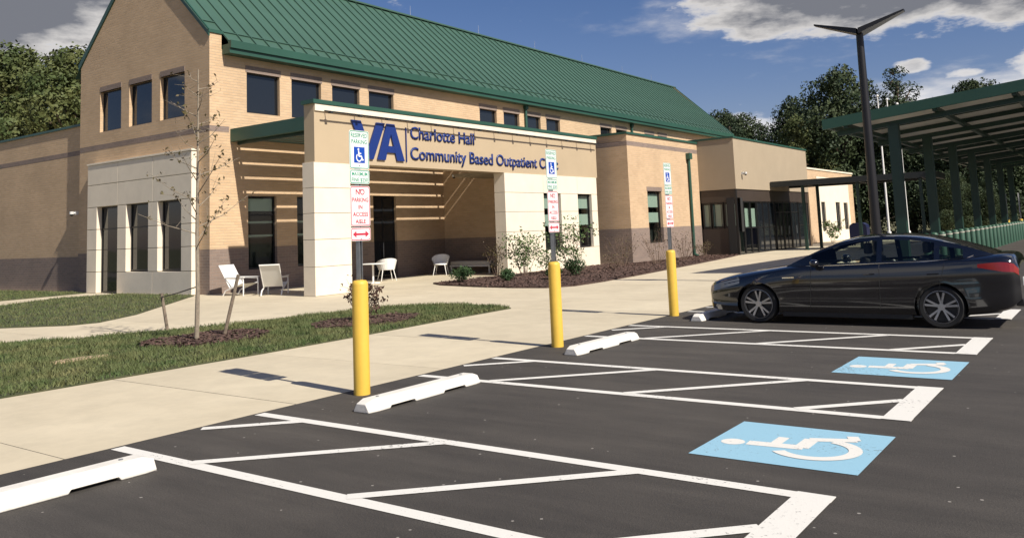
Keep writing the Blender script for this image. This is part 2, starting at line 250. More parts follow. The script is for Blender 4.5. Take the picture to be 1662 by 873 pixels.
# ------------------------------------------------------------------ helpers
class MB:
    def __init__(s): s.v = []; s.f = []
    def quad(s, a, b, c, d):
        n = len(s.v); s.v += [tuple(a), tuple(b), tuple(c), tuple(d)]; s.f.append((n, n+1, n+2, n+3)); return s
    def poly(s, pts):
        n = len(s.v); s.v += [tuple(p) for p in pts]; s.f.append(tuple(range(n, n+len(pts)))); return s
    def box(s, x0, x1, y0, y1, z0, z1, M=None):
        n = len(s.v); c = [(x0, y0, z0), (x1, y0, z0), (x1, y1, z0), (x0, y1, z0), (x0, y0, z1), (x1, y0, z1), (x1, y1, z1), (x0, y1, z1)]
        if M is not None: c = [tuple(M @ Vector(p)) for p in c]
        s.v += c; s.f += [tuple(n+i for i in q) for q in ((0, 3, 2, 1), (4, 5, 6, 7), (0, 1, 5, 4), (1, 2, 6, 5), (2, 3, 7, 6), (3, 0, 4, 7))]; return s
    def bar(s, p0, p1, w, h):          # rectangular bar between two points
        p0, p1 = Vector(p0), Vector(p1); d = p1-p0; L = d.length; q = d.to_track_quat('X', 'Z').to_matrix().to_4x4(); M = Matrix.Translation(p0) @ q
        return s.box(0, L, -w/2, w/2, -h/2, h/2, M)
    def tube(s, p0, p1, r0, r1=None, n=10, caps=True):
        r1 = r0 if r1 is None else r1
        p0, p1 = Vector(p0), Vector(p1); q = (p1-p0).to_track_quat('Z', 'Y').to_matrix(); b = len(s.v)
        for p, r in ((p0, r0), (p1, r1)):
            for i in range(n):
                a = 2*math.pi*i/n; s.v.append(tuple(p + q @ Vector((math.cos(a)*r, math.sin(a)*r, 0))))
        for i in range(n): j = (i+1) % n; s.f.append((b+i, b+j, b+n+j, b+n+i))
        if caps: s.f.append(tuple(b+n-1-i for i in range(n))); s.f.append(tuple(b+n+i for i in range(n)))
        return s
    def path(s, pts, r0, r1=None, n=6):
        r1 = r0 if r1 is None else r1; k = len(pts)-1
        for i in range(k): s.tube(pts[i], pts[i+1], r0+(r1-r0)*i/k, r0+(r1-r0)*(i+1)/k, n, True)
        return s
    def lathe(s, prof, n=24, c=(0, 0, 0), axis='Z', closed=False):
        b = len(s.v); k = len(prof)
        for i in range(n):
            a = 2*math.pi*i/n
            for r, z in prof:
                x, y = r*math.cos(a), r*math.sin(a)
                s.v.append((c[0]+x, c[1]+y, c[2]+z) if axis == 'Z' else (c[0]+x, c[1]+z, c[2]+y))
        for i in range(n):
            j = (i+1) % n
            for t in range(k if closed else k-1):
                u = (t+1) % k; s.f.append((b+i*k+t, b+j*k+t, b+j*k+u, b+i*k+u))
        return s
    def prism(s, pts, lo, hi, axis='Z'):   # extrude a 2D polygon
        def P(p, h): return (p[0], p[1], h) if axis == 'Z' else ((p[0], h, p[1]) if axis == 'Y' else (h, p[0], p[1]))
        n = len(pts); b = len(s.v); s.v += [P(p, lo) for p in pts] + [P(p, hi) for p in pts]
        s.f.append(tuple(b+n-1-i for i in range(n))); s.f.append(tuple(b+n+i for i in range(n)))
        for i in range(n): j = (i+1) % n; s.f.append((b+i, b+j, b+n+j, b+n+i))
        return s
    def ico(s, c, r, sub=1, sc=(1, 1, 1)):
        bm = bmesh.new(); bmesh.ops.create_icosphere(bm, subdivisions=sub, radius=r); b = len(s.v)
        for v in bm.verts: s.v.append((c[0]+v.co.x*sc[0], c[1]+v.co.y*sc[1], c[2]+v.co.z*sc[2]))
        s.f += [tuple(b+v.index for v in f.verts) for f in bm.faces]; bm.free(); return s
    def mesh(s, name, m, smooth=False, sharp=None, uv=True):
        me = bpy.data.meshes.new(name); me.from_pydata(s.v, [], s.f); me.update()
        if m is not None: me.materials.append(m)
        if uv: boxuv(me)
        if smooth:
            me.shade_smooth()
            if sharp is not None: me.set_sharp_from_angle(angle=R(sharp))
        return me
    def build(s, name, m, parent=None, smooth=False, sharp=40, bevel=0, loc=None, uv=True):
        me = s.mesh(name, m, smooth, sharp, uv)
        if bevel: bevel_mesh(me, bevel)
        return link(name, me, parent, loc)
def boxuv(me):
    n = len(me.loops)
    if not n: return
    uvl = me.uv_layers.new(name='UVMap'); co = np.empty(len(me.vertices)*3); me.vertices.foreach_get('co', co); co = co.reshape(-1, 3)
    vi = np.empty(n, int); me.loops.foreach_get('vertex_index', vi)
    nr = np.empty(len(me.polygons)*3); me.polygons.foreach_get('normal', nr); nr = np.abs(nr.reshape(-1, 3)); lt = np.empty(len(me.polygons), int); me.polygons.foreach_get('loop_total', lt)
    ax = np.repeat(np.argmax(nr, 1), lt); P = co[vi]
    u = np.where(ax == 0, P[:, 1], P[:, 0]); v = np.where(ax == 2, P[:, 1], P[:, 2])
    uvl.data.foreach_set('uv', np.stack([u, v], 1).ravel())
def bevel_mesh(me, w):
    bm = bmesh.new(); bm.from_mesh(me); bmesh.ops.remove_doubles(bm, verts=bm.verts, dist=1e-5)
    ed = [e for e in bm.edges if len(e.link_faces) == 2 and e.calc_face_angle(0) > .5]
    bmesh.ops.bevel(bm, geom=ed, offset=w, segments=2, affect='EDGES', profile=.5); bm.to_mesh(me); bm.free(); me.update()
def link(name, data, parent=None, loc=None):
    o = bpy.data.objects.new(name, data); COL.objects.link(o)
    if parent is not None:
        o.parent = parent
        if 'wloc' in parent: o.matrix_parent_inverse = Matrix.Translation(-Vector(parent['wloc']))
    if loc is not None: o.location = loc
    return o
def thing(name, label, cat, loc=None, group=None):
    """Empty that parents parts. With loc: parts are modelled in world coordinates. Without: a prototype at the origin."""
    o = bpy.data.objects.new(name, None); COL.objects.link(o); o.empty_display_size = .3
    if loc is not None: o.location = loc; o['wloc'] = tuple(loc)
    return tag(o, label, cat, group)
def tag(o, label, cat, group=None):
    o['label'] = label; o['category'] = cat
    if group: o['group'] = group
    return o
def struct(o): o['kind'] = 'structure'; return o
def stuff(o): o['kind'] = 'stuff'; return o
def copy_tree(root, loc, rz=0, label=None, group=None, scale=None):
    r = root.copy(); COL.objects.link(r); r.location = loc; r.rotation_euler = (0, 0, rz)
    if scale: r.scale = (scale,)*3 if isinstance(scale, (int, float)) else scale
    if label: r['label'] = label
    if group: r['group'] = group
    for ch in list(root.children):
        c = ch.copy(); COL.objects.link(c); c.parent = r
        for g in list(ch.children):
            d = g.copy(); COL.objects.link(d); d.parent = c
    return r
def raw_mesh(name, V, F, m, uv=False):
    """fast mesh from numpy arrays: V (n,3), F (m,k)"""
    me = bpy.data.meshes.new(name); k = F.shape[1]
    me.vertices.add(len(V)); me.vertices.foreach_set('co', np.asarray(V, np.float32).ravel())
    me.loops.add(F.size); me.loops.foreach_set('vertex_index', F.astype(np.int32).ravel())
    me.polygons.add(len(F)); me.polygons.foreach_set('loop_start', np.arange(0, F.size, k, dtype=np.int32)); me.polygons.foreach_set('loop_total', np.full(len(F), k, np.int32))
    me.update(calc_edges=True); me.validate(); me.materials.append(m)
    return me
def clip_rect(poly, x0, x1, y0, y1):
    def cl(P, ins, inter):
        o = []
        for i in range(len(P)):
            a, b = P[i-1], P[i]
            if ins(b):
                if not ins(a): o.append(inter(a, b))
                o.append(b)
            elif ins(a): o.append(inter(a, b))
        return o
    def ix(c): return lambda a, b: (c, a[1]+(b[1]-a[1])*(c-a[0])/(b[0]-a[0]))
    def iy(c): return lambda a, b: (a[0]+(b[0]-a[0])*(c-a[1])/(b[1]-a[1]), c)
    for ins, it in ((lambda p: p[0] >= x0, ix(x0)), (lambda p: p[0] <= x1, ix(x1)), (lambda p: p[1] >= y0, iy(y0)), (lambda p: p[1] <= y1, iy(y1))):
        poly = cl(poly, ins, it)
        if len(poly) < 3: return []
    return poly
def area(p): return .5*sum(p[i-1][0]*p[i][1]-p[i][0]*p[i-1][1] for i in range(len(p)))
def inside(pt, poly):
    x, y = pt; r = False
    for i in range(len(poly)):
        (x1, y1), (x2, y2) = poly[i-1], poly[i]
        if (y1 > y) != (y2 > y) and x < (x2-x1)*(y-y1)/(y2-y1)+x1: r = not r
    return r
def inside_np(P, poly):
    x, y = P[:, 0], P[:, 1]; r = np.zeros(len(P), bool)
    for i in range(len(poly)):
        (x1, y1), (x2, y2) = poly[i-1], poly[i]
        c = ((y1 > y) != (y2 > y)) & (x < (x2-x1)*(y-y1)/((y2-y1) if y2 != y1 else 1e-9)+x1); r ^= c
    return r

# ------------------------------------------------------------------ ground, lot, pavements
KX = -7.35                                            # line where concrete meets asphalt
g = MB().quad((-900, -300, -.06), (900, -300, -.06), (900, 1500, -.06), (-900, 1500, -.06)).build('ground', FIELD); struct(g)
lot = MB().quad((KX, -40, 0), (34, -40, 0), (34, 66, 0), (KX, 66, 0)).build('parking_lot', ASPHALT); struct(lot)
drive = MB().quad((-60, 80, -.01), (60, 80, -.01), (60, 92, -.01), (-60, 92, -.01)).build('road', ASPHALT); struct(drive)

ROWS = [(4.006, 5.497), (7.92, 9.425), (11.91, 13.43), (15.93, 17.45)]
EX = -1.62; LW = .125
def line(p0, p1, w=LW, z=.004):
    a, b = Vector((*p0, z)), Vector((*p1, z)); d = (b-a).normalized(); n = Vector((-d.y, d.x, 0))*w/2
    o = MB().quad(a-n, b-n, b+n, a+n).build('painted_line', LINEP, lot); return o
def lineclip(p0, p1, y0, y1): pass
for k, (ya, yb) in enumerate(ROWS):
    line((KX+.06, ya), (EX, ya)); line((KX+.06, yb), (EX, yb))
    z = .0065
    MB().quad((EX-.24, ya-LW/2, z+.001), (EX, ya-LW/2, z+.001), (EX, yb+LW/2, z+.001), (EX-.24, yb+LW/2, z+.001)).build('painted_line', LINEP, lot)
    d = yb-ya-.06
    for xs in (-8.02, -6.22, -4.42, -2.62):
        x0, y0, x1, y1 = xs, ya+.03, xs+d, yb-.03
        if x0 < KX+.1: y0 += (KX+.1-x0); x0 = KX+.1
        if x1 > EX-.22: y1 -= (x1-(EX-.22)); x1 = EX-.22
        line((x0, y0), (x1, y1), LW*.92, z-.0005)

def wheelchair(mb, T, seg=14):
    """access symbol in a unit square (0..1), placed by T(u,v)->point"""
    K = [0]
    def strokeq(pts, w):
        K[0] += 1
        for (a, b) in zip(pts[:-1], pts[1:]):
            a, b = Vector(a), Vector(b); d = (b-a).normalized(); n = Vector((-d.y, d.x))*w/2
            mb.poly([T(*(a-n-d*w*.12), K[0]), T(*(b-n+d*w*.12), K[0]), T(*(b+n+d*w*.12), K[0]), T(*(a+n-d*w*.12), K[0])])
    mb.poly([T(.41+.082*math.cos(2*math.pi*i/seg), .87+.082*math.sin(2*math.pi*i/seg), 0) for i in range(seg)])
    strokeq([(.43, .76), (.46, .42)], .115)
    strokeq([(.46, .42), (.70, .42)], .10)
    strokeq([(.45, .60), (.67, .60)], .075)
    strokeq([(.70, .42), (.80, .16)], .095)
    strokeq([(.80, .16), (.90, .20)], .075)
    arc = [(.46+.29*math.cos(t), .33+.29*math.sin(t)) for t in [R(128+i*(372-128-25)/20) for i in range(21)]]
    arci = [(.46+.205*math.cos(t), .33+.205*math.sin(t)) for t in [R(128+i*(372-128-25)/20) for i in range(21)]]
    for i in range(20): mb.poly([T(*arc[i], 7), T(*arc[i+1], 7), T(*arci[i+1], 7), T(*arci[i], 7)])
for (y0, y1) in ((6.09, 7.27), (9.99, 11.24), (2.1, 3.32)):
    if y0 < 3: continue
    sq = MB().quad((-2.86, y0, .004), (-1.62, y0, .004), (-1.62, y1, .004), (-2.86, y1, .004)).build('blue_marking', BLUEP, lot)
    sm = MB(); wheelchair(sm, lambda u, v, k: (-2.86+1.24*(1-v)*.94+.02, y0+(y1-y0)*(.02+.94*u), .0056+.0003*k)); sm.build('access_symbol', LINEP, sq)

# concrete: kerbside pavement, plaza, left paths
LAWN = [(-11.08, -30), (-11.08, 8.3), (-11.2, 10.7), (-11.4, 13.2), (-11.5, 15.0), (-11.52, 15.62), (-12.2, 15.95), (-13.4, 16.13), (-14.1, 16.0), (-15.07, 15.1), (-15.35, 13.84), (-15.6, 11.8), (-15.75, 10.9), (-16.13, 9.86), (-16.38, 9.25), (-16.73, 8.3), (-17.61, 7.33), (-24, 3.6), (-60, -12), (-60, -30)]
LAWN2 = [(-60, -2), (-24, 7.4), (-21.2, 8.85), (-19.9, 9.75), (-19.8, 10.4), (-20.9, 11.95), (-23.4, 14.4), (-26.0, 16.95), (-26.4, 17.1), (-30.9, 17.1), (-31.6, 14.9), (-30.0, 12.5), (-34, 8), (-60, 2.5)]
LAWN3 = [(-60, 6.0), (-38, 10.4), (-33.0, 13.6), (-33.6, 17.1), (-34.3, 17.1), (-34.9, 17.4), (-60, 17.6)]
BED = [(-20.35, 22.9), (-19.4, 22.2), (-17.4, 21.6), (-15.6, 21.3), (-14.4, 21.4), (-13.9, 22.2), (-13.95, 24), (-14.3, 27), (-14.9, 31), (-15.8, 37), (-16.6, 42), (-17.1, 44.35), (-19.15, 44.35), (-19.15, 36.0), (-20.3, 35.9), (-20.3, 27.2)]
def sheet(name, poly, z, m, parent=None):
    o = MB().poly([(x, y, z) for x, y in poly]).build(name, m, parent); return o
side = struct(MB().poly([(-62, -40, -.03), (KX, -40, -.03), (KX, 80, -.03), (-62, 80, -.03)]).build('pavement', JOINT))
def slab(poly, z=0.0, gap=.008):
    if len(poly) < 3 or abs(area(poly)) < .05: return
    o = MB().prism(poly, -.028, z).build('slab', CONC, side)
ys = [-11.0+2.43*i for i in range(38)]
for y0 in ys:                                            # kerbside pavement strip
    y1 = y0+2.43
    if y0 > 64: break
    slab([(-11.07, y0+.006), (KX-.004, y0+.006), (KX-.004, y1-.006), (-11.07, y1-.006)], random.uniform(0, .002))
for i in range(12):                                      # plaza between pavement, beds and building
    for j in range(26):
        x1 = -11.083-i*3.05; x0 = x1-3.035; y0 = -6.14+2.43*j; y1 = y0+2.418
        if y0 > 56: continue
        if x1 < -26 and y0 > 17: continue
        slab([(x0, y0), (x1, y0), (x1, y1), (x0, y1)], -.001-random.uniform(0, .002))
def lawn(name, poly, z): return struct(MB().prism(poly, -.01, z).build(name, TURF))
lawn('lawn', LAWN, .018); lawn('lawn', LAWN2, .018); lawn('lawn', LAWN3, .018)
struct(MB().prism(BED, -.01, .04).build('planting_bed', MULCH))
struct(MB().poly([(-60, 66, -.02), (-8, 66, -.02), (-8, 79, -.02), (-60, 79, -.02)]).build('far_pavement', CONC))
def ellipse(cx, cy, rx, ry, n=22, wob=.12): return [(cx+rx*math.cos(2*math.pi*i/n)*(1+random.uniform(-wob, wob)), cy+ry*math.sin(2*math.pi*i/n)*(1+random.uniform(-wob, wob))) for i in range(n)]
RING = ellipse(-13.75, 9.25, .95, 1.25); struct(MB().prism(RING, 0, .045).build('mulch_ring', MULCH))
RING2 = ellipse(-12.9, 12.4, .85, 1.3); struct(MB().prism(RING2, 0, .043).build('mulch_ring', MULCH))
struct(MB().prism(ellipse(-13.4, 6.72, .17, .42, 16, .2), 0, .05).build('bare_soil_patch', SOIL))

def scatter(poly, n):
    xs = [p[0] for p in poly]; ysx = [p[1] for p in poly]
    P = np.stack([np.random.uniform(min(xs), max(xs), n), np.random.uniform(min(ysx), max(ysx), n)], 1); return P[inside_np(P, poly)]
def blades(name, poly, n, z, hgt, label):
    P = scatter(poly, n); P = P[(P[:, 0] > -42) & (P[:, 1] > -6)]
    for rp in (RING, RING2): P = P[~inside_np(P, rp) | (np.random.rand(len(P)) < .10)]
    k = len(P); a = np.random.uniform(0, 2*np.pi, k); w = np.random.uniform(.006, .014, k); h = np.random.uniform(.45, 1.25, k)*hgt
    h *= .7+.6*np.abs(np.sin(P[:, 0]*1.7+np.cos(P[:, 1]*1.3)*2))
    dx, dy = np.cos(a)*w, np.sin(a)*w; lx, ly = np.random.normal(0, .5, k)*h, np.random.normal(0, .5, k)*h
    zz = np.full(k, z); V = np.stack([np.stack([P[:, 0]-dx, P[:, 1]-dy, zz], 1), np.stack([P[:, 0]+dx, P[:, 1]+dy, zz], 1), np.stack([P[:, 0]+lx, P[:, 1]+ly, zz+h], 1)], 1).reshape(-1, 3)
    o = link(name, raw_mesh(name, V, np.arange(3*k).reshape(-1, 3), BLADE)); tag(o, label, 'grass'); return stuff(o)
near = [p for p in LAWN]
blades('grass', clip_rect(LAWN, -24, -10, -4, 17), 230000, .016, .062, 'short patchy grass on the strip between the pavement and the path')
blades('grass', clip_rect(LAWN2, -42, -10, -3, 17.2), 60000, .016, .06, 'short grass wedge in front of the shaded stone doorway')
blades('grass', clip_rect(LAWN3, -46, -10, 3, 17.6), 25000, .016, .06, 'short grass along the foot of the low brick wing')
def chips(name, poly, n, z, label, size=.035):
    P = scatter(poly, n); k = len(P); a = np.random.uniform(0, 6.28, k); L = np.random.uniform(.5, 1.6, k)*size; w = L*np.random.uniform(.25, .5, k)
    t = np.random.normal(0, .45, k); c, s_ = np.cos(a), np.sin(a); zz = z+np.random.uniform(.004, .02, k)
    V = np.stack([np.stack([P[:, 0]+sx*L*c-sy*w*s_, P[:, 1]+sx*L*s_+sy*w*c, zz+sx*L*np.sin(t)*.5], 1) for sx, sy in ((-1, -1), (1, -1), (1, 1), (-1, 1))], 1).reshape(-1, 3)
    o = link(name, raw_mesh(name, V, np.arange(4*k).reshape(-1, 4), CHIP)); tag(o, label, 'mulch'); return stuff(o)
chips('mulch_chips', BED, 26000, .04, 'reddish brown wood mulch in the bed along the entrance', .045)
chips('mulch_chips', RING, 4500, .045, 'loose brown mulch round the foot of the staked tree', .035)
chips('mulch_chips', RING2, 3500, .043, 'loose brown mulch round the plum leaved shrub', .035)

# ------------------------------------------------------------------ clinic building
GY, LX = 17.45, -25.84            # gable plane (faces -Y), long wall plane (faces +X)
clinic = thing('clinic_building', 'tan brick two storey clinic with green metal roof and a lettered entrance canopy', 'building', (-25.84, 17.45, 0))
def P3(axis, c, u, z): return (c, u, z) if axis == 'X' else (u, c, z)
def wall(name, m, axis, c, u0, u1, z0, z1, holes=(), depth=.18, parent=clinic, back=None):
    """front sheet with holes and reveals. axis X: plane X=c facing +X; axis Y: plane Y=c facing -Y."""
    mb = MB(); hs = [(max(a, u0), min(b, u1), max(p, z0), min(q, z1), p, q) for a, b, p, q in holes if b > u0 and a < u1 and q > z0 and p < z1]
    us = sorted({u0, u1, *[h[0] for h in hs], *[h[1] for h in hs]}); zs = sorted({z0, z1, *[h[2] for h in hs], *[h[3] for h in hs]})
    for i in range(len(us)-1):
        for j in range(len(zs)-1):
            cu, cz = (us[i]+us[i+1])/2, (zs[j]+zs[j+1])/2
            if any(h[0] < cu < h[1] and h[2] < cz < h[3] for h in hs): continue
            mb.quad(P3(axis, c, us[i], zs[j]), P3(axis, c, us[i+1], zs[j]), P3(axis, c, us[i+1], zs[j+1]), P3(axis, c, us[i], zs[j+1]))
    e = c-depth if axis == 'X' else c+depth
    for a, b, p, q, p0, q0 in hs:
        for u in (a, b): mb.quad(P3(axis, c, u, p), P3(axis, e, u, p), P3(axis, e, u, q), P3(axis, c, u, q))
        if q0 <= z1+1e-6: mb.quad(P3(axis, c, a, q), P3(axis, c, b, q), P3(axis, e, b, q), P3(axis, e, a, q))
        if p0 >= z0-1e-6: mb.quad(P3(axis, c, a, p), P3(axis, e, a, p), P3(axis, e, b, p), P3(axis, c, b, p))
    if back:     # solid: outer box sides at the ends and top
        e2 = c-back if axis == 'X' else c+back
        for u in (u0, u1): mb.quad(P3(axis, c, u, z0), P3(axis, e2, u, z0), P3(axis, e2, u, z1), P3(axis, c, u, z1))
        mb.quad(P3(axis, c, u0, z1), P3(axis, c, u1, z1), P3(axis, e2, u1, z1), P3(axis, e2, u0, z1))
        mb.quad(P3(axis, c, u0, z0), P3(axis, c, u1, z0), P3(axis, e2, u1, z0), P3(axis, e2, u0, z0))
        mb.quad(P3(axis, e2, u0, z0), P3(axis, e2, u1, z0), P3(axis, e2, u1, z1), P3(axis, e2, u0, z1))
    return mb.build(name, m, parent)
def bxa(mb, axis, c, d0, d1, u0, u1, z0, z1):
    """box in wall coordinates: d0..d1 distance INTO the wall (negative = proud)"""
    if axis == 'X': mb.box(c-d1, c-d0, u0, u1, z0, z1)
    else: mb.box(u0, u1, c+d0, c+d1, z0, z1)
    return mb
def window(axis, c, u0, u1, z0, z1, rec=.12, bars_u=(), bars_z=(), fw=.055, parent=clinic, name='window', see=False, blinds=(), room=.5):
    mb = MB(); e = .002
    bxa(mb, axis, c, rec, rec+.07, u0+e, u0+fw, z0+e, z1-e); bxa(mb, axis, c, rec, rec+.07, u1-fw, u1-e, z0+e, z1-e)
    bxa(mb, axis, c, rec+.001, rec+.069, u0+fw, u1-fw, z0+e, z0+fw); bxa(mb, axis, c, rec+.001, rec+.069, u0+fw, u1-fw, z1-fw, z1-e)
    for u in bars_u: bxa(mb, axis, c, rec+.005, rec+.065, u-fw/2, u+fw/2, z0+fw, z1-fw)
    for z in bars_z: bxa(mb, axis, c, rec+.008, rec+.062, u0+fw, u1-fw, z-fw/2, z+fw/2)
    o = mb.build(name, FRAME, parent)
    if see:
        e_ = c-rec-.034 if axis == 'X' else c+rec+.034
        MB().quad(P3(axis, e_, u0+fw, z0+fw), P3(axis, e_, u1-fw, z0+fw), P3(axis, e_, u1-fw, z1-fw), P3(axis, e_, u0+fw, z1-fw)).build('pane', SEEGLASS, o)
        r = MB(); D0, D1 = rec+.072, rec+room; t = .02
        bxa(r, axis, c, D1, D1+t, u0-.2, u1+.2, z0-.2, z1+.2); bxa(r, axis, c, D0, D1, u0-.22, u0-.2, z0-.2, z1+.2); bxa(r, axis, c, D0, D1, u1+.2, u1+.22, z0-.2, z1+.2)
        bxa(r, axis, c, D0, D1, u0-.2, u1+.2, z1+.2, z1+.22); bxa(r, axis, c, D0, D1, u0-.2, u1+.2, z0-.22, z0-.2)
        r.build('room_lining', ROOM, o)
        for (za, zb) in blinds: bxa(MB(), axis, c, rec+.10, rec+.11, u0+.03, u1-.03, za, zb).build('blind', BLIND, o)
    else: bxa(MB(), axis, c, rec+.03, rec+.05, u0+fw, u1-fw, z0+fw, z1-fw).build('pane', GLASS, o)
    return o

# --- two storey block: gable end
BZ, B0, B1, WT = 1.56, 5.73, 5.94, 9.3
gw = [(-33.35, -31.74, 6.44, 8.10), (-31.15, -29.54, 6.44, 8.10), (-28.97, -27.37, 6.44, 8.10)]
GX0, GX1, APX, APZ = -34.95, LX, -30.4, 13.72
wall('wall', TAN, 'Y', GY, GX0, GX1, BZ, B0)
wall('brick_base', BROWN, 'Y', GY-.012, GX0, GX1+.012, -.1, BZ)
wall('brick_band', BROWN, 'Y', GY-.004, GX0, GX1+.004, B0, B1)
wall('wall', TAN, 'Y', GY, GX0, GX1, B1, WT, gw)
MB().poly([(GX0, GY, WT), (GX1, GY, WT), (APX, GY, APZ)]).build('gable', TAN, clinic)
for a, b, p, q in gw:
    window('Y', GY, a, b, p, q, .13)
    bxa(MB(), 'Y', GY, -.012, .1, a, b, q, q+.21).build('lintel', BROWN, clinic)
# left side wall of the block above the wing
MB().poly([(GX0, GY, 0), (GX0, 66, 0), (GX0, 66, WT), (GX0, GY, WT)]).build('wall', TAN, clinic)
# --- long side
up = [(19.02, 20.53), (21.10, 22.60), (23.19, 24.72), (25.27, 26.79), (33.0, 34.43), (35.04, 36.46), (37.12, 38.5), (39.08, 40.5), (45.17, 46.57), (47.18, 48.58), (51.2, 52.6), (53.2, 54.6)]
uph = [(a, b, 6.53, 8.05) for a, b in up]
low = [(19.05, 20.33, .76, 3.45), (21.3, 22.6, .76, 3.45), (25.39, 26.79, .0, 3.52)]
wall('wall', TAN, 'X', LX, GY, 30.0, BZ, B0, low)
wall('brick_base', BROWN, 'X', LX+.012, GY-.012, 30.0, -.1, BZ, low)
wall('brick_band', BROWN, 'X', LX+.004, GY-.004, 18.25, B0, B1)
wall('wall', TAN, 'X', LX, 18.25, 66, B0, B1)
wall('wall', TAN, 'X', LX, 30.0, 66, 4.0, B0)
wall('wall', TAN, 'X', LX, GY, 66, B1, 8.75, uph)
MB().box(LX-.45, LX-.002, GY+.002, 17.95, 8.75, WT).build('wall', TAN, clinic)
MB().quad((LX, GY, 8.75), (LX, 17.95, 8.75), (LX, 17.95, WT), (LX, GY, WT)).build('wall', TAN, clinic)
for a, b in up:
    window('X', LX, a, b, 6.53, 8.05, .13); bxa(MB(), 'X', LX, -.012, .1, a-.05, b+.05, 8.05, 8.30).build('lintel', BROWN, clinic)
window('X', LX, 19.05, 20.33, .76, 3.45, .12, see=True, bars_z=(2.75,), blinds=((1.95, 2.02), (2.45, 2.52), (2.9, 3.36)))
window('X', LX, 21.3, 22.6, .76, 3.45, .12, see=True, bars_z=(2.75,), blinds=((1.95, 2.02), (2.45, 2.52)))
dr = window('X', LX, 25.39, 26.79, .02, 3.52, .12, bars_u=(26.09,), bars_z=(2.55,), fw=.07, name='entrance_door')
MB().tube((LX-.04, 26.0, .9), (LX-.04, 26.0, 1.5), .015).build('handle', GALV, dr)
# far gable end and back
MB().poly([(GX0, 66, 0), (GX1, 66, 0), (GX1, 66, WT), (APX, 66, APZ), (GX0, 66, WT)]).build('gable', TAN, clinic)
# --- roof: standing seam panels
EXr, EZ, RZ = -25.40, 8.99, 13.62
sl = Vector((APX-EXr, 0, RZ-EZ)); SL = sl.length; sl.normalize(); nr = Vector((-sl.z, 0, sl.x)); nr = nr if nr.z > 0 else -nr
deck = MB()
deck.poly([(EXr, 17.96, EZ-.05), (EXr, 66.3, EZ-.05), (APX, 66.3, RZ-.05), (APX, 17.42, RZ-.05), (LX-.02, 17.42, EZ+(LX-.02-EXr)*(RZ-EZ)/(APX-EXr)-.05), (LX-.02, 17.96, EZ+(LX-.02-EXr)*(RZ-EZ)/(APX-EXr)-.05)])
deck.quad((APX, 17.42, RZ-.05), (APX, 66.3, RZ-.05), (2*APX-EXr, 66.3, EZ-.05), (2*APX-EXr, 17.42, EZ-.05))
roof = deck.build('roof', ROOFG, clinic)
PW = .604
def panel_mesh(s0):
    mb = MB(); M = Matrix(((sl.x, 0, nr.x, EXr), (0, 1, 0, 0), (sl.z, 0, nr.z, EZ), (0, 0, 0, 1)))
    mb.box(s0, SL, .0, PW-.03, -.03, 0, M); mb.box(s0, SL, PW-.03, PW, -.03, .055, M); mb.box(s0+.55, s0+.60, .02, PW-.05, .001, .05, M)
    return mb.mesh('roof_panel', ROOFG)
pm = panel_mesh(0); pm0 = panel_mesh(.62)
npan = int((66.3-17.97)/PW)
for i in range(-1, npan+1):
    y = 17.97+i*PW
    if y+PW > 66.5: break
    link('roof_panel', pm0 if i < 0 else pm, roof, (0, y if i >= 0 else 17.37, 0))
# ridge cap, rake trims, fascia with gutter, snow guard
MB().box(APX-.16, APX+.16, 17.39, 66.4, RZ-.02, RZ+.06).build('ridge_cap', ROOFG, roof)
def rake(y0, y1, p, q, t=.20): 
    a, b = Vector((p[0], y0, p[1])), Vector((q[0], y0, q[1])); mb = MB()
    mb.prism([(p[0], p[1]+.06), (q[0], q[1]+.06), (q[0], q[1]-t), (p[0], p[1]-t)], y0, y1, 'Y'); return mb.build('rake_trim', GREEN, roof)
rake(17.395, 17.447, (LX+.03, 9.36), (APX, RZ+.02)); rake(17.395, 17.447, (GX0-.12, 9.42), (APX, RZ+.02))
rake(66.32, 66.5, (EXr, EZ), (APX, RZ)); rake(66.32, 66.5, (2*APX-EXr, EZ), (APX, RZ))
MB().box(LX-.02, LX+.05, 17.40, 18.02, 9.30, 9.42).build('step_flashing', GREEN, roof)
MB().box(LX+.002, EXr+.02, 17.97, 66.3, 8.56, 8.74).box(EXr-.08, EXr+.10, 17.97, 66.3, 8.741, 9.02).box(LX+.002, EXr-.081, 17.97, 66.3, 8.741, 8.9).build('gutter', GREEN, roof, bevel=0)
for y in (36.97, 49.2): MB().tube((LX+.09, y, 5.5), (LX+.09, y, 8.6), .075, n=10).box(LX+.02, LX+.2, y-.12, y+.12, 8.35, 8.58).build('downspout', GREEN, clinic, smooth=True)
for y in (21.5, 27, 33, 39, 45, 51, 57, 62): MB().tube((APX, y, RZ+.05), (APX, y, RZ+.62), .012, .006, 6).build('lightning_rod', GALV, roof)

# --- low wing to the left
WY = 17.67; WX0, WX1, WZ = -66.0, GX0, 6.93
wall('brick_base', BROWN, 'Y', WY-.012, WX0, WX1, -.1, 1.44); wall('wall', TAN, 'Y', WY, WX0, WX1, 1.44, 5.70)
wall('brick_band', BROWN, 'Y', WY-.004, WX0, WX1, 5.70, 5.90); wall('wall', TAN, 'Y', WY, WX0, WX1, 5.90, WZ)
MB().box(WX0, WX1-.01, WY-.06, WY+.35, WZ, WZ+.10).build('coping', GREEN, clinic)
MB().quad((WX0, WY+.35, WZ-.2), (WX1, WY+.35, WZ-.2), (WX1, 40, WZ-.2), (WX0, 40, WZ-.2)).build('flat_roof', EIFS, clinic)

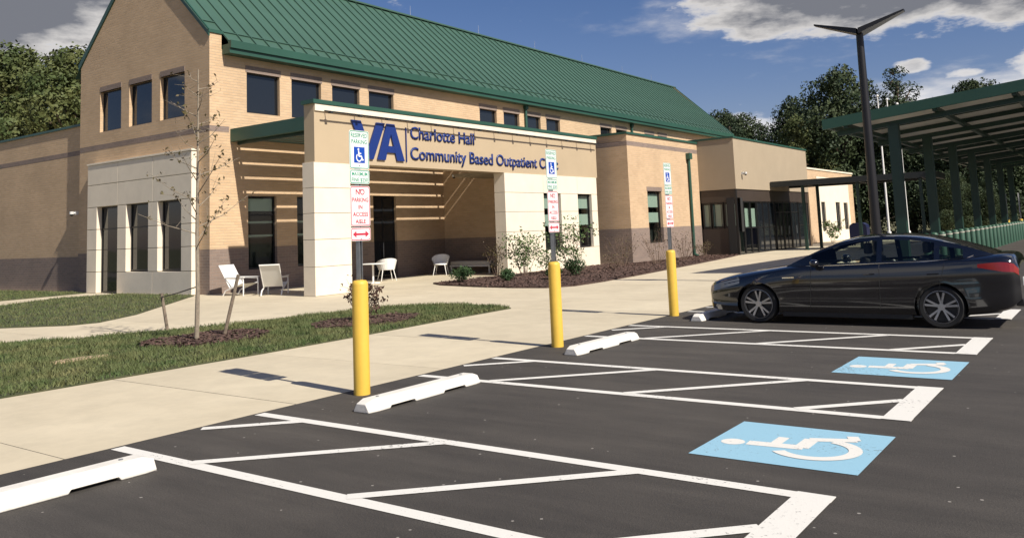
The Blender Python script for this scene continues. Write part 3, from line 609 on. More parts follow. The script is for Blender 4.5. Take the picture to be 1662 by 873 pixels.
# --- cast stone doorway block on the gable end: separate panels with open joints
SY = 17.15; SX0, SX1, SZ = -33.69, -26.46, 5.08
holes = [(-32.93, -31.40, .0, 3.37), (-30.76, -29.25, .84, 3.39), (-28.60, -27.12, .84, 3.37)]
MB().box(SX0+.02, SX1-.02, SY+.05, GY-.02, 3.45, SZ-.02).box(SX0+.02, -32.95, SY+.05, GY-.02, 0, 3.45).box(-31.38, -30.78, SY+.05, GY-.02, 0, 3.45).box(-29.23, -28.62, SY+.05, GY-.02, 0, 3.45).box(-27.10, SX1-.02, SY+.05, GY-.02, 0, 3.45).box(-31.38, SX1-.02, SY+.06, GY-.03, 0, .8).build('joint_backing', JOINT, clinic)
J = .012
def spanel(axis, c, d, u0, u1, z0, z1): return bxa(MB(), axis, c, 0, d, u0+J, u1-J, z0+J, z1-J).build('stone_panel', STONE, clinic, bevel=.006)
zs_ = [0, .83, 1.69, 2.50, 3.38]
for z0, z1 in ((3.38, 4.27), (4.27, SZ)):
    for u0, u1 in ((SX0, -31.4), (-31.4, -28.93), (-28.93, SX1)): spanel('Y', SY, .28, u0, u1, z0, z1)
for u0, u1 in ((SX0, -32.93), (-31.40, -30.76), (-29.25, -28.60), (-27.12, SX1)):
    for i in range(4):
        if i == 0 and u0 > -32: continue
        spanel('Y', SY, .28, u0, u1, zs_[i], zs_[i+1])
for u0, u1 in ((-31.40, -28.93), (-28.93, SX1)): spanel('Y', SY, .28, u0, u1, 0, .83)
MB().box(SX0-.03, SX1+.03, SY-.03, GY-.005, SZ, SZ+.07).build('stone_cap', STONE, clinic, bevel=.006)
for i, (a, b, p, q) in enumerate(holes):
    o = window('Y', SY, a, b, p+.01, q, .20, bars_z=(2.5,), bars_u=() if i else (), fw=.06, name='side_door' if i == 0 else 'window')
    if i == 0: MB().tube((-31.62, SY+.16, .95), (-31.62, SY+.16, 1.35), .014).build('handle', GALV, o)

# --- entrance canopy wall with lettering, piers of cast stone
PX = -20.40; PT = .55; SZ0, SZ1 = 4.19, 6.06
MB().box(PX-PT+.04, PX-.03, 17.56, 35.15, SZ0, SZ1).build('canopy_fascia', SIGNBAND, clinic)
MB().box(PX-PT-.02, PX+.05, 17.48, 35.2, SZ1, SZ1+.13).build('coping', GREEN, clinic)
MB().box(PX-.028, PX+.02, 17.57, 35.14, 5.83, 6.05).build('trim_board', STONE, clinic)
lb = MB().tube((PX+.26, 17.75, 5.80), (PX+.26, 35.0, 5.80), .026, n=8)
for k in range(14): y = 18.0+k*1.28; lb.tube((PX-.02, y, 5.86), (PX+.26, y, 5.80), .016, n=6); lb.box(PX+.20, PX+.32, y-.05, y+.05, 5.74, 5.80)
lb.build('sign_light_rail', CANOPYM, clinic)
zj = [0, .9, 1.75, 2.575, 3.38, SZ0]
MB().box(PX-PT+.06, PX-.06, 17.56, 18.98, 0, SZ0).build('joint_backing', JOINT, clinic)
for i in range(5):
    z0, z1 = zj[i]+J*.6, zj[i+1]-J*.6
    MB().box(PX-PT, PX, 17.50, 19.03, z0, z1).build('stone_panel', STONE, clinic, bevel=.006)
# right hand stone wall below the fascia, with two windows
sh = [(30.39, 31.77, 0.93, 3.40), (33.23, 34.48, .93, 3.36)]
MB().box(PX-PT+.06, PX-.21, 27.62, 30.37, 0, SZ0).box(PX-PT+.06, PX-.21, 31.79, 33.21, 0, SZ0).box(PX-PT+.06, PX-.21, 34.50, 35.0, 0, SZ0).box(PX-PT+.06, PX-.21, 30.37, 34.5, 3.42, SZ0).box(PX-PT+.06, PX-.21, 30.37, 34.5, 0, .91).build('joint_backing', JOINT, clinic)
for i in range(5):
    z0, z1 = zj[i]+J*.6, zj[i+1]-J*.6
    MB().box(PX-PT, PX, 27.55, 30.385, z0, z1).build('stone_panel', STONE, clinic, bevel=.006)
    if i == 4 or i == 0:
        MB().box(PX-.2, PX, 30.395, 33.225, z0, z1).build('stone_panel', STONE, clinic, bevel=.006)
        MB().box(PX-.2, PX, 33.235, 35.0, z0, z1).build('stone_panel', STONE, clinic, bevel=.006)
    else:
        MB().box(PX-.2, PX, 31.775, 33.225, z0, z1).build('stone_panel', STONE, clinic, bevel=.006)
        MB().box(PX-.2, PX, 34.485, 35.0, z0, z1).build('stone_panel', STONE, clinic, bevel=.006)
for a, b, p, q in sh: window('X', PX, a, b, p, q, .14, see=True, bars_z=(), blinds=((1.95, 2.45), (2.72, 3.30)))
# porch: canopy deck of broad boards with open slots, green edge trim, nook walls
cx0, cx1 = LX+.012, PX-PT-.002
slots = [-25.47+.567*k for k in range(6)]; ed = [cx0]+[v for s_ in slots for v in (s_-.058, s_+.058)]+[cx1]
for k in range(0, len(ed), 2): MB().box(ed[k], ed[k+1], 18.48, 29.98, 5.50, 5.525).build('canopy_board', DGREEN, clinic)
MB().box(cx0, cx1, 18.30, 18.48, 5.40, 5.86).build('canopy_edge', GREEN, clinic)
for y_ in (18.6, 23.4, 29.2): MB().box(cx0, cx1, y_, y_+.08, 5.30, 5.498).build('canopy_beam', DGREEN, clinic)
wall('wall', TAN, 'Y', 30.0, LX, PX-PT, BZ, 6.05); wall('brick_base', BROWN, 'Y', 29.988, LX, PX-PT, -.1, BZ)
MB().quad((PX-PT, 27.6, 0), (PX-PT, 30, 0), (PX-PT, 30, SZ0), (PX-PT, 27.6, SZ0)).build('wall', STONE, clinic)
MB().box(-23.2, PX-PT-.01, 27.62, 29.98, 4.20, 4.32).build('porch_soffit', EIFS, clinic)
MB().quad((LX, 30, 6.04), (PX-PT, 30, 6.04), (PX-PT, 36.05, 6.04), (LX, 36.05, 6.04)).quad((LX, 36.05, 6.05), (-19.3, 36.05, 6.05), (-19.3, 66, 6.05), (LX, 66, 6.05)).build('flat_roof', EIFS, clinic)

# --- brick bay right of the canopy wall
BX = -19.2; by0, by1, BT = 36.05, 44.40, 6.28
bh = [(37.95, 39.55, .9, 3.53)]
for ax, c, u0, u1, hh in (('X', BX, by0, by1, bh), ('Y', by0, LX, BX, ())):
    e = .012 if ax == 'X' else -.012
    wall('brick_base', BROWN, ax, c+e, u0-(.012 if ax == 'X' else 0), u1+(.012 if ax == 'Y' else 0), -.1, 1.68, hh); wall('wall', TAN, ax, c, u0, u1, 1.68, 5.73, hh)
    wall('brick_band', BROWN, ax, c+e/3, u0-(.004 if ax == 'X' else 0), u1+(.004 if ax == 'Y' else 0), 5.73, 5.95); wall('wall', TAN, ax, c, u0, u1, 5.95, BT)
MB().box(LX+.01, BX+.06, by0-.06, by1, BT, BT+.11).build('coping', GREEN, clinic)
window('X', BX, *bh[0], .14, see=True, blinds=((1.95, 2.45), (2.72, 3.40)))
bxa(MB(), 'X', BX, -.012, .1, 37.9, 39.6, 3.53, 3.74).build('lintel', BROWN, clinic)
MB().tube((BX+.10, 43.0, .12), (BX+.10, 43.0, 5.5), .08, n=10).box(BX+.013, BX+.24, 42.82, 43.18, 5.35, 5.68).tube((BX+.10, 43.0, .14), (BX+.32, 43.0, .05), .08, n=10).build('downspout', GREEN, clinic, smooth=True)

# --- glazed entrance lobby
VX, vy0, vy1, VT = -17.05, 44.40, 57.6, 6.44
MB().box(LX+.01, VX, vy0, vy1, 3.62, VT).build('lobby_wall', EIFS, clinic)
MB().box(LX+.01, VX+.05, vy0-.05, vy1+.05, VT, VT+.10).build('coping', GREEN, clinic)
DK = mat('bronze_panel', (.045, .033, .026), .5, noise=(.7, .1, 4))
MB().box(-19.15, VX-.06, vy0+.06, vy0+.30, 0, 1.46).build('spandrel_panel', DK, clinic); MB().box(-19.15, VX-.06, vy0+.06, vy0+.30, 2.92, 3.615).build('spandrel_panel', DK, clinic)
for (a, b) in ((-19.1, -18.62), (-18.56, -17.9), (-17.84, -17.12)): window('Y', vy0+.0, a, b, 1.47, 2.91, .08, see=True, blinds=((1.6, 2.8),), room=.4)
MB().box(VX-.2, VX-.06, vy0+.31, vy1-.1, 2.95, 3.615).build('spandrel_panel', DK, clinic)
MB().box(VX-.14, VX-.02, vy0+.02, vy0+.14, 0, 3.618).build('corner_post', FRAME, clinic)
for k in range(6):
    a = vy0+.2+k*1.02; window('X', VX-.02, a, a+.96, .02, 2.93, .06, bars_z=(1.45,), fw=.05, see=(k in (0, 1, 2)), blinds=((1.5, 2.55),) if k in (0, 1, 2) else ())
for k in range(3):
    a = vy0+6.45+k*1.5; d_ = window('X', VX-.02, a, a+1.42, .02, 2.93, .06, bars_u=(a+.71,), bars_z=(2.3,), fw=.06, name='entrance_door')
    MB().tube((VX+.02, a+.6, .95), (VX+.02, a+.6, 1.45), .015).build('handle', GALV, d_)
window('X', VX-.02, vy0+11.0, vy1-.05, .02, 2.93, .06, bars_z=(1.45,))
MB().quad((LX, vy1, 0), (VX, vy1, 0), (VX, vy1, 3.62), (LX, vy1, 3.62)).build('wall', TAN, clinic)

# --- lettering on the canopy wall (raised letters)
def text_mesh(body, size, bold=0.0, extr=.0):
    c = bpy.data.curves.new('txt', 'FONT'); c.body = body; c.size = size; c.offset = bold; c.extrude = extr; c.resolution_u = 3
    o = bpy.data.objects.new('txt', c); COL.objects.link(o); dg = bpy.context.evaluated_depsgraph_get(); dg.update()
    me = bpy.data.meshes.new_from_object(o.evaluated_get(dg)); bpy.data.objects.remove(o); bpy.data.curves.remove(c); return me
def bounds(me):
    co = np.array([v.co[:] for v in me.vertices]) if len(me.vertices) else np.zeros((1, 3)); return co.min(0), co.max(0)
PIPE = bounds(text_mesh('|', 1.0))[1][0]
ADV = {}
def adv(ch):
    if ch not in ADV: ADV[ch] = bounds(text_mesh('|'+ch+'|', 1.0))[1][0]-bounds(text_mesh('||', 1.0))[1][0]
    return ADV[ch]
sign = thing('building_sign', 'large raised blue lettering with a thin upright bar on the tan canopy wall', 'sign', (PX, 25.5, 4.3))
def letters(body, y, z, cap, width, m, parent, squeeze=None, bold=.012):
    tot = sum(adv(c) for c in body); capu = bounds(text_mesh('H', 1.0))[1][1]; size = cap/capu; sx = width/(tot*size); x = 0
    for ch in body:
        if ch != ' ':
            me = text_mesh(ch, 1.0, bold, 0)
            bm = bmesh.new(); bm.from_mesh(me)
            r = bmesh.ops.extrude_face_region(bm, geom=bm.faces[:]); bmesh.ops.translate(bm, verts=[v for v in r['geom'] if isinstance(v, bmesh.types.BMVert)], vec=(0, 0, .028/size))
            bmesh.ops.recalc_face_normals(bm, faces=bm.faces[:]); bm.to_mesh(me); bm.free()
            for v in me.vertices: v.co = Vector((PX-.018+v.co.z*size, y+(x+v.co.x)*size*sx, z+v.co.y*size))
            me.materials.clear(); me.materials.append(m); me.name = 'letter'; link('letter', me, parent)
        x += adv(ch)
letters('Charlotte Hall', 21.95, 5.22, .43, 3.72, LETTER, sign)
letters('Community Based Outpatient Clinic', 21.93, 4.47, .44, 9.75, LETTER, sign)
def pletter(pts): MB().prism(pts, PX-.018, PX+.04, 'X').build('letter', LETTER, sign)
zb, zt = 4.38, 5.66
pletter([(19.10, zt), (19.52, zt), (19.90, zb+.46), (20.26, zt), (20.66, zt), (20.08, zb), (19.72, zb)])
am = MB()
for sg in (-1, 1):
    q = [(20.945+sg*a_, b_) for a_, b_ in ((.665, zb), (.285, zb), (0, zt-.35), (0, zt), (.185, zt))]; am.prism(q if sg < 0 else q[::-1], PX-.018, PX+.04, 'X')
am.prism([(20.746, zb+.27), (21.144, zb+.27), (21.07, zb+.50), (20.82, zb+.50)], PX-.018, PX+.04, 'X'); am.build('letter', LETTER, sign)
MB().box(PX-.018, PX+.02, 21.72, 21.755, 4.36, 5.60).build('upright_bar', LETTER, sign)

# --- security cameras
def seccam(p, d, label):
    t = thing('security_camera', label, 'camera', p); p = Vector(p); d = Vector(d)
    MB().tube(p, p+d*.16, .035).box(p.x-.06, p.x+.06, p.y-.06, p.y+.06, p.z-.07, p.z+.07).build('bracket', CAMW, t)
    MB().tube(p+d*.18+Vector((0, 0, .06)), p+d*.18-Vector((0, 0, .05)), .085, n=14).build('housing', CAMW, t, smooth=True)
    MB().ico(p+d*.18-Vector((0, 0, .06)), .075, 2).build('dome', CARG, t, smooth=True)
seccam((-35.05, 17.40, 3.25), (-.3, -.95, 0), 'white dome security camera at the corner of gable end and low wing')
seccam((-24.95, 29.93, 4.45), (0, -1, 0), 'white dome security camera inside the shaded entrance porch')
seccam((-17.0, 45.4, 4.5), (1, 0, 0), 'white dome security camera on the stucco above the glazed lobby')

# --- right hand wing beyond the lobby
wing = thing('annex_building', 'low tan wing with white wall panels and narrow windows beyond the walkway canopy', 'building', (-19, 70, 0))
wh = [(67.2, 68.3, .85, 3.13), (71.3, 72.6, .85, 3.13), (73.7, 75.0, .85, 3.1)]
wall('wall', TAN, 'X', -19, 57.7, 66.4, 0, 5.6, (), parent=wing); wall('wall', STONE, 'X', -18.98, 66.4, 75.6, 0, 5.1, wh, parent=wing); wall('wall', TAN, 'X', -19, 75.6, 77.2, 0, 5.6, (), parent=wing); wall('wall', TAN, 'X', -19, 66.4, 75.6, 5.1, 5.6, (), parent=wing)
MB().box(-32, -18.93, 57.65, 77.25, 5.6, 5.72).build('coping', STONE, wing)
wall('wall', TAN, 'Y', 57.7, -30, -19, 0, 5.6, parent=wing)
for a, b, p, q in wh: window('X', -18.98, a, b, p, q, .1, parent=wing)

# ------------------------------------------------------------------ sign bollards
def flat_text(body, cap, m, T, parent, name='lettering', width=None, bold=.012):
    """flat print: one mesh for one line, T(u,v)->point with the line centred on u=0, baseline v=0"""
    me = text_mesh(body, 1.0, bold); lo, hi = bounds(me); capu = bounds(text_mesh('H', 1.0))[1][1]; s_ = cap/capu; w = (hi[0]-lo[0])*s_; sx = s_*(min(1, width/w) if width else 1)
    for v in me.vertices: v.co = Vector(T((v.co.x-(lo[0]+hi[0])/2)*sx, v.co.y*s_))
    me.materials.clear(); me.materials.append(m); me.name = name; return link(name, me, parent)
def rrect(w, h, r, n=4): 
    pts = []
    for cx, cy, a0 in ((w/2-r, h/2-r, 0), (-w/2+r, h/2-r, 90), (-w/2+r, -h/2+r, 180), (w/2-r, -h/2+r, 270)):
        for i in range(n+1): a = R(a0+90*i/n); pts.append((cx+r*math.cos(a), cy+r*math.sin(a)))
    return pts
def plate(parent, zc, w, h, border, name, m=SIGNW):
    o = MB().prism([(y, zc+z) for y, z in rrect(w, h, .025)], .030, .034, 'X').build(name, m, parent)
    b = MB(); out, inn = rrect(w-.012, h-.012, .022), rrect(w-.030, h-.030, .016)
    for i in range(len(out)): j = (i+1) % len(out); b.quad((.0352, out[i][0], zc+out[i][1]), (.0352, out[j][0], zc+out[j][1]), (.0352, inn[j][0], zc+inn[j][1]), (.0352, inn[i][0], zc+inn[i][1]))
    b.build('sign_border', border, o); return o
def sign_bollard(label):
    t = thing('sign_bollard', label, 'bollard', group='sign bollards along the pavement edge')
    MB().lathe([(0, -.02), (.092, -.02), (.092, 1.215), (.088, 1.24), (.070, 1.262), (.0, 1.27)], 28).build('bollard_sleeve', YELLOW, t, smooth=True, sharp=50)
    MB().box(-.03, .029, -.022, -.016, 1.2, 2.95).box(-.03, .029, .016, .022, 1.2, 2.95).box(-.030, -.025, -.016, .016, 1.2, 2.95).build('sign_post', GALV, t)
    T = lambda z0: (lambda u, v: (.0356, u, z0+v))
    a = plate(t, 2.753, .305, .445, SIGNG, 'parking_sign')
    flat_text('RESERVED', .048, SIGNG, T(2.895), a, width=.25); flat_text('PARKING', .048, SIGNG, T(2.822), a, width=.24)
    MB().quad((.0354, -.085, 2.60), (.0354, .085, 2.60), (.0354, .085, 2.785), (.0354, -.085, 2.785)).build('symbol_field', SIGNB, a)
    sm = MB(); wheelchair(sm, lambda u, v, k: (.0358+.0001*k, -.08+.16*u, 2.605+.175*v)); sm.build('access_symbol', SIGNW, a)
    f = plate(t, 2.44, .305, .165, SIGNG, 'fine_sign'); flat_text('MAXIMUM', .042, SIGNG, T(2.452), f, width=.24); flat_text('FINE $250', .042, SIGNG, T(2.385), f, width=.25)
    n = plate(t, 2.105, .305, .46, SIGNR, 'no_parking_sign')
    for k, (w_, c) in enumerate((('NO', .062), ('PARKING', .046), ('IN', .046), ('ACCESS', .046), ('AISLE', .046))): flat_text(w_, c, SIGNR, T(2.235-.082*k if k else 2.235), n, width=.25, bold=.02)
    r_ = plate(t, 1.785, .305, .15, SIGNR, 'arrow_sign'); ar = MB(); z = 1.785; x = .0356
    ar.quad((x, -.07, z-.012), (x, .07, z-.012), (x, .07, z+.012), (x, -.07, z+.012)); ar.poly([(x, -.07, z-.04), (x, -.07, z+.04), (x, -.125, z)]); ar.poly([(x, .07, z-.04), (x, .125, z), (x, .07, z+.04)]); ar.build('arrow', SIGNR, r_)
    for z in (2.93, 2.57, 2.29, 1.92, 1.73): MB().tube((.034, 0, z), (.039, 0, z), .008, n=6).build('bolt', GALV, t)
    return t
SB = [((-7.08, 6.72, 0), 'yellow sign bollard behind the wheel stop nearest the lawn strip'), ((-7.05, 10.70, 0), 'yellow sign bollard between the two white wheel stops of the empty bays'), ((-7.22, 15.12, 0), 'yellow sign bollard in front of the black sedan')]
b0 = sign_bollard(SB[0][1]); b0.location = SB[0][0]
for p, l in SB[1:]: copy_tree(b0, p, R(random.uniform(-2, 2)), l)

# ------------------------------------------------------------------ wheel stops
def wheel_stop():
    mb = MB(); L, prof = .915, [(-.075, .12), (.075, .12), (.125, .02), (.125, 0), (-.125, 0), (-.125, .02)]
    xs = [-L, -L+.10, -.62, -.60, -.25, -.23, .23, .25, .60, .62, L-.10, L]; rings = []
    for i, y in enumerate(xs):
        k = .72 if i in (0, len(xs)-1) else 1; zb = .028 if (3 <= i <= 4 or 7 <= i <= 8) else 0
        rings.append([(x*(.85 if k < 1 else 1), y, max(z*k, zb)) for x, z in prof])
    b = 0
    for r_ in rings: mb.v += r_
    n = len(prof)
    for i in range(len(xs)-1):
        for j in range(n): j2 = (j+1) % n; mb.f.append((i*n+j, (i+1)*n+j, (i+1)*n+j2, i*n+j2))
    mb.f.append(tuple(range(n))); mb.f.append(tuple((len(xs)-1)*n+n-1-i for i in range(n)))
    t = thing('wheel_stop', 'x', 'wheel stop', group='white concrete wheel stops')
    me = mb.mesh('stop_body', STOPP); bevel_mesh(me, .008); link('stop_body', me, t)
    for y in (-.68, .68): MB().tube((0, y, .1), (0, y, .1265), .018, n=8).build('anchor_bolt', GALV, t)
    return t
WS = [((-6.40, 2.86, .001), -.5, 'white wheel stop lying left of the first hatched aisle'), ((-6.36, 6.92, .001), .8, 'white wheel stop in front of the sign bollard by the lawn strip'), ((-6.38, 10.93, .001), -.6, 'white wheel stop in the bay beside the second sign bollard'), ((-6.42, 15.24, .001), .4, 'white wheel stop half hidden by the nose of the black sedan')]
w0 = wheel_stop(); w0.location = WS[0][0]; w0.rotation_euler.z = R(WS[0][1]); w0['label'] = WS[0][2]
for p, a, l in WS[1:]: copy_tree(w0, p, R(a), l)

# ------------------------------------------------------------------ sedan
def interp(tab, x):
    xs = [t[0] for t in tab]; k = 0
    x = min(max(x, xs[0]), xs[-1])
    while k < len(xs)-2 and x > xs[k+1]: k += 1
    t = (x-xs[k])/(xs[k+1]-xs[k]); y0, y1 = tab[k][1], tab[k+1][1]
    m0 = (tab[k+1][1]-tab[k-1][1])/(xs[k+1]-xs[k-1]) if k > 0 else (y1-y0)/(xs[1]-xs[0])
    m1 = (tab[k+2][1]-tab[k][1])/(xs[k+2]-xs[k]) if k+2 < len(xs) else (y1-y0)/(xs[k+1]-xs[k])
    h = xs[k+1]-xs[k]; return (2*t**3-3*t**2+1)*y0+(t**3-2*t**2+t)*h*m0+(-2*t**3+3*t**2)*y1+(t**3-t**2)*h*m1
def sedan(label, paint, loc, name='sedan'):
    t = thing(name, label, 'car', group='parked cars' if name != 'sedan' else None)
    LN, FW, RW = 4.95, 1.00, 3.88
    top = [(0, .60), (.06, .69), (.25, .765), (.7, .86), (1.2, .935), (1.65, .99), (2.4, 1.0), (3.6, 1.04), (4.2, 1.085), (4.6, 1.125), (4.86, 1.12), (4.92, 1.05), (4.95, .95)]
    sho = [(0, .52), (.06, .60), (.25, .68), (.7, .78), (1.2, .87), (1.65, .94), (2.4, .965), (3.6, 1.01), (4.2, 1.04), (4.6, 1.05), (4.86, 1.02), (4.92, .97), (4.95, .90)]
    wid = [(0, .50), (.05, .66), (.15, .76), (.4, .855), (.8, .895), (1.4, .90), (3.4, .90), (4.2, .895), (4.6, .86), (4.85, .80), (4.95, .70)]
    bot = [(0, .26), (.1, .20), (.5, .17), (1.5, .165), (3.5, .17), (4.4, .22), (4.8, .30), (4.95, .42)]
    mb = MB(); st = [0, .02, .05, .09, .15, .22, .3, .4]+[.5+.1*i for i in range(42)]+[4.66, 4.72, 4.78, 4.83, 4.87, 4.90, 4.93, 4.95]; n = 0; rings = []
    for x in st:
        w, zt, zs, zb = interp(wid, x), interp(top, x), interp(sho, x), interp(bot, x); h = zs-zb
        half = [(w*.80, zb), (w*.95, zb+.03), (w*.985, zb+.12), (w*.97, zb+h*.34), (w*.985, zb+h*.55), (w*1.0, zb+h*.74), (w*.99, zb+h*.80), (w*.985, zs-.05), (w*.955, zs), (w*.90, zs+(zt-zs)*.4), (w*.72, zs+(zt-zs)*.78), (w*.40, zt-.006), (0, zt)]
        rings.append([(x, -y, z) for y, z in half]+[(x, y, z) for y, z in half[-2::-1]])
    for r_ in rings: mb.v += r_
    n = len(rings[0])
    for i in range(len(st)-1):
        for j in range(n): k = (j+1) % n; mb.f.append((i*n+j, i*n+k, (i+1)*n+k, (i+1)*n+j))
    mb.f.append(tuple(range(n-1, -1, -1))); mb.f.append(tuple((len(st)-1)*n+i for i in range(n)))
    me = mb.mesh('body', paint, uv=False); bm = bmesh.new(); bm.from_mesh(me); bmesh.ops.recalc_face_normals(bm, faces=bm.faces[:]); bm.to_mesh(me); bm.free()
    body = bpy.data.objects.new('body', me); COL.objects.link(body)
    cm = MB()
    for x in (FW, RW):
        for y0, y1 in ((-1.1, -.62), (.62, 1.1)): cm.tube((x, y0, .325), (x, y1, .325), .375, n=40)
    co = cm.build('cut', None); bo = body.modifiers.new('b', 'BOOLEAN'); bo.object = co; bo.operation = 'DIFFERENCE'; bo.solver = 'EXACT'
    dg = bpy.context.evaluated_depsgraph_get(); dg.update(); me2 = bpy.data.meshes.new_from_object(body.evaluated_get(dg)); body.modifiers.clear(); bpy.data.objects.remove(co)
    bpy.data.objects.remove(body); me2.name = 'body'; me2.shade_smooth(); me2.set_sharp_from_angle(angle=R(28)); body = link('body', me2, t)
    # glasshouse
    roof = [(1.50, .97), (1.75, 1.10), (2.05, 1.255), (2.35, 1.375), (2.65, 1.44), (3.0, 1.467), (3.35, 1.462), (3.7, 1.42), (4.05, 1.335), (4.35, 1.235), (4.62, 1.125), (4.70, 1.09)]
    gb = [(1.5, .74), (1.9, .80), (2.4, .825), (3.4, .82), (4.0, .77), (4.5, .68), (4.7, .60)]
    gt = [(1.5, .70), (1.9, .66), (2.4, .61), (3.0, .60), (3.6, .585), (4.2, .56), (4.7, .54)]
    sx_ = [1.50+.04*i for i in range(81)]; NS, NT = 8, 10
    def sec(x):
        zr, zb = interp(roof, x), interp(sho, x)-.015; zr = max(zr, zb+.02); wb, wt = interp(gb, x), interp(gt, x); f = min(1, (zr-zb)/.40); wt = wb+(wt-wb)*f
        P = []
        for i in range(NS+1): u = i/NS; P.append((wb+(wt-wb)*u**1.15, zb+(zr-.045*f-zb)*u))
        for i in range(1, NT+1): u = i/NT; P.append((wt*(1-u), zr-.045*f*(1-u)**2.2))
        return P
    cl = {k: MB() for k in ('cabin', 'windscreen', 'rear_window', 'sf-1', 'sr-1', 'sq-1', 'sf1', 'sr1', 'sq1')}
    for i in range(len(sx_)-1):
        A, B = sec(sx_[i]), sec(sx_[i+1]); xm = (sx_[i]+sx_[i+1])/2
        for j in range(NS+NT):
            for sg in (-1, 1):
                q = [(sx_[i], sg*A[j][0], A[j][1]), (sx_[i+1], sg*B[j][0], B[j][1]), (sx_[i+1], sg*B[j+1][0], B[j+1][1]), (sx_[i], sg*A[j+1][0], A[j+1][1])]
                key = 'cabin'
                if j >= NS+1 and xm < 2.34: key = 'windscreen'
                elif j >= NS+1 and 3.82 < xm < 4.50: key = 'rear_window'
                elif 1 <= j <= NS-2:
                    if 1.95 < xm < 2.98: key = 'sf%d' % sg
                    elif 3.06 < xm < 3.84: key = 'sr%d' % sg
                    elif 3.90 < xm < 4.22 and j <= NS-3: key = 'sq%d' % sg
                cl[key].quad(*(q if sg > 0 else q[::-1]))
    def weld(mb, name, m, parent):
        me = mb.mesh(name, m, uv=False); bm = bmesh.new(); bm.from_mesh(me); bmesh.ops.remove_doubles(bm, verts=bm.verts, dist=1e-4); bm.to_mesh(me); bm.free(); me.shade_smooth(); me.set_sharp_from_angle(angle=R(32)); return link(name, me, parent)
    weld(cl['cabin'], 'cabin', paint, t); weld(cl['windscreen'], 'windscreen', CARG, t); weld(cl['rear_window'], 'rear_window', CARG, t)
    for k in ('sf-1', 'sr-1', 'sq-1', 'sf1', 'sr1', 'sq1'): weld(cl[k], 'side_window', CARSG, t)
    SEAT = mat('seat_cloth', (.03, .03, .032), .8)
    for x in (2.55, 3.45):
        for y in (-.38, .38): MB().box(x, x+.16, y-.24, y+.24, .55, 1.12, Matrix.Translation((x, 0, .55)) @ Matrix.Rotation(R(14), 4, 'Y') @ Matrix.Translation((-x, 0, -.55))).box(x+.17, x+.27, y-.12, y+.12, 1.14, 1.32).build('seat', SEAT, t, bevel=.03)
    MB().box(1.75, 2.2, -.72, .72, .90, 1.0).build('dashboard', SEAT, t)
    for sg in (-1, 1):   # bright strip below the side windows
        tr = MB(); pts = [(x, sg*(interp(gb, x)+.012), interp(sho, x)+.014) for x in [1.85+.08*i for i in range(31)]]; pts += [(4.36, sg*(interp(gb, 4.36)-.03), interp(sho, 4.36)+.055)]
        tr.path(pts, .0075, n=5); tr.build('window_trim', CHROME, t)
        for x in (2.78, 3.72): MB().bar((x, sg*.905, .83), (x+.17, sg*.905, .838), .022, .022).build('door_handle', paint, t, bevel=.006)
        for (x0, x1, z0, z1) in ((1.90, 1.95, .30, .94), (3.0, 3.03, .28, .98), (3.86, 3.98, .55, 1.0)):   # door shut lines
            p = []; 
            for i in range(13):
                u = i/12; x = x0+(x1-x0)*u; z = z0+(z1-z0)*u; w = interp(wid, x); zb_ = interp(bot, x); h = interp(sho, x)-zb_
                v = (z-zb_)/h; wy = w*interp([(0, .80), (.05, .95), (.16, .985), (.34, .97), (.55, .985), (.74, 1.0), (.80, .99), (.94, .985), (1, .955)], v); p.append((x, sg*(wy+.0005), z))
            MB().path(p, .0035, n=4).build('door_gap', BLACKP, t)
        m_ = MB().ico((2.05, sg*1.00, 1.02), .1, 2, (.8, 1.0, .7)).bar((2.05, sg*.85, .985), (2.05, sg*.98, 1.0), .05, .03); m_.build('wing_mirror', paint, t, smooth=True)
        # lamps
        hl = MB(); 
        for i in range(8):
            xa, xb = .09+.075*i, .09+.075*(i+1)
            def hp(x, u): w = interp(wid, x); zs = interp(sho, x); zb_ = interp(bot, x); z = zb_+(zs-zb_)*u; return (x-.004, sg*(w*interp([(.7, 1.0), (.80, .99), (.94, .985), (1, .955)], u)+.006), z)
            ua = .74+.012*i; hl.quad(*[hp(xa, ua), hp(xb, ua+.012), hp(xb, .98), hp(xa, .98)][::sg])
        hl.build('headlight', HEADL, t)
        tl = MB()
        def tp(x, u): w = interp(wid, x); zs = interp(sho, x); zb_ = interp(bot, x); z = zb_+(zs-zb_)*u; return (x+.004, sg*(w*interp([(.55, .985), (.74, 1.0), (.80, .99), (.94, .985), (1, .955)], u)+.006), z)
        lo_, hi_ = (lambda x: .76+.09*max(0, (4.75-x)/.33)), (lambda x: .95-.04*max(0, (4.75-x)/.33))
        for i in range(10):
            xa, xb = 4.42+.052*i, 4.42+.052*(i+1); tl.quad(*[tp(xa, lo_(xa)), tp(xb, lo_(xb)), tp(xb, hi_(xb)), tp(xa, hi_(xa))][::sg])
        tl.build('tail_light', TAILR, t)
        MB().bar((1.46, sg*.9, .775), (1.66, sg*.9, .782), .01, .018).build('fender_badge', CHROME, t)
        MB().box(1.42, 3.46, sg*.80-.06, sg*.80+.06, .13, .20).build('sill_trim', BLACKP, t)
    MB().box(-.012, .06, -.42, .42, .27, .40).box(.0, .05, -.46, .46, .50, .57).build('grille', BLACKP, t, bevel=.01)
    MB().box(-.02, .02, -.5, .5, .474, .486).build('grille_trim', CHROME, t)
    MB().box(4.935, 4.957, -.26, .26, .62, .74).build('number_plate', SIGNW, t)
    MB().box(4.84, 4.965, -.62, .62, .34, .44).build('rear_valance', BLACKP, t, bevel=.01)
    MB().tube((4.88, -.55, .36), (4.98, -.55, .36), .04, n=12).tube((4.88, .55, .36), (4.98, .55, .36), .04, n=12).build('exhaust', CHROME, t)
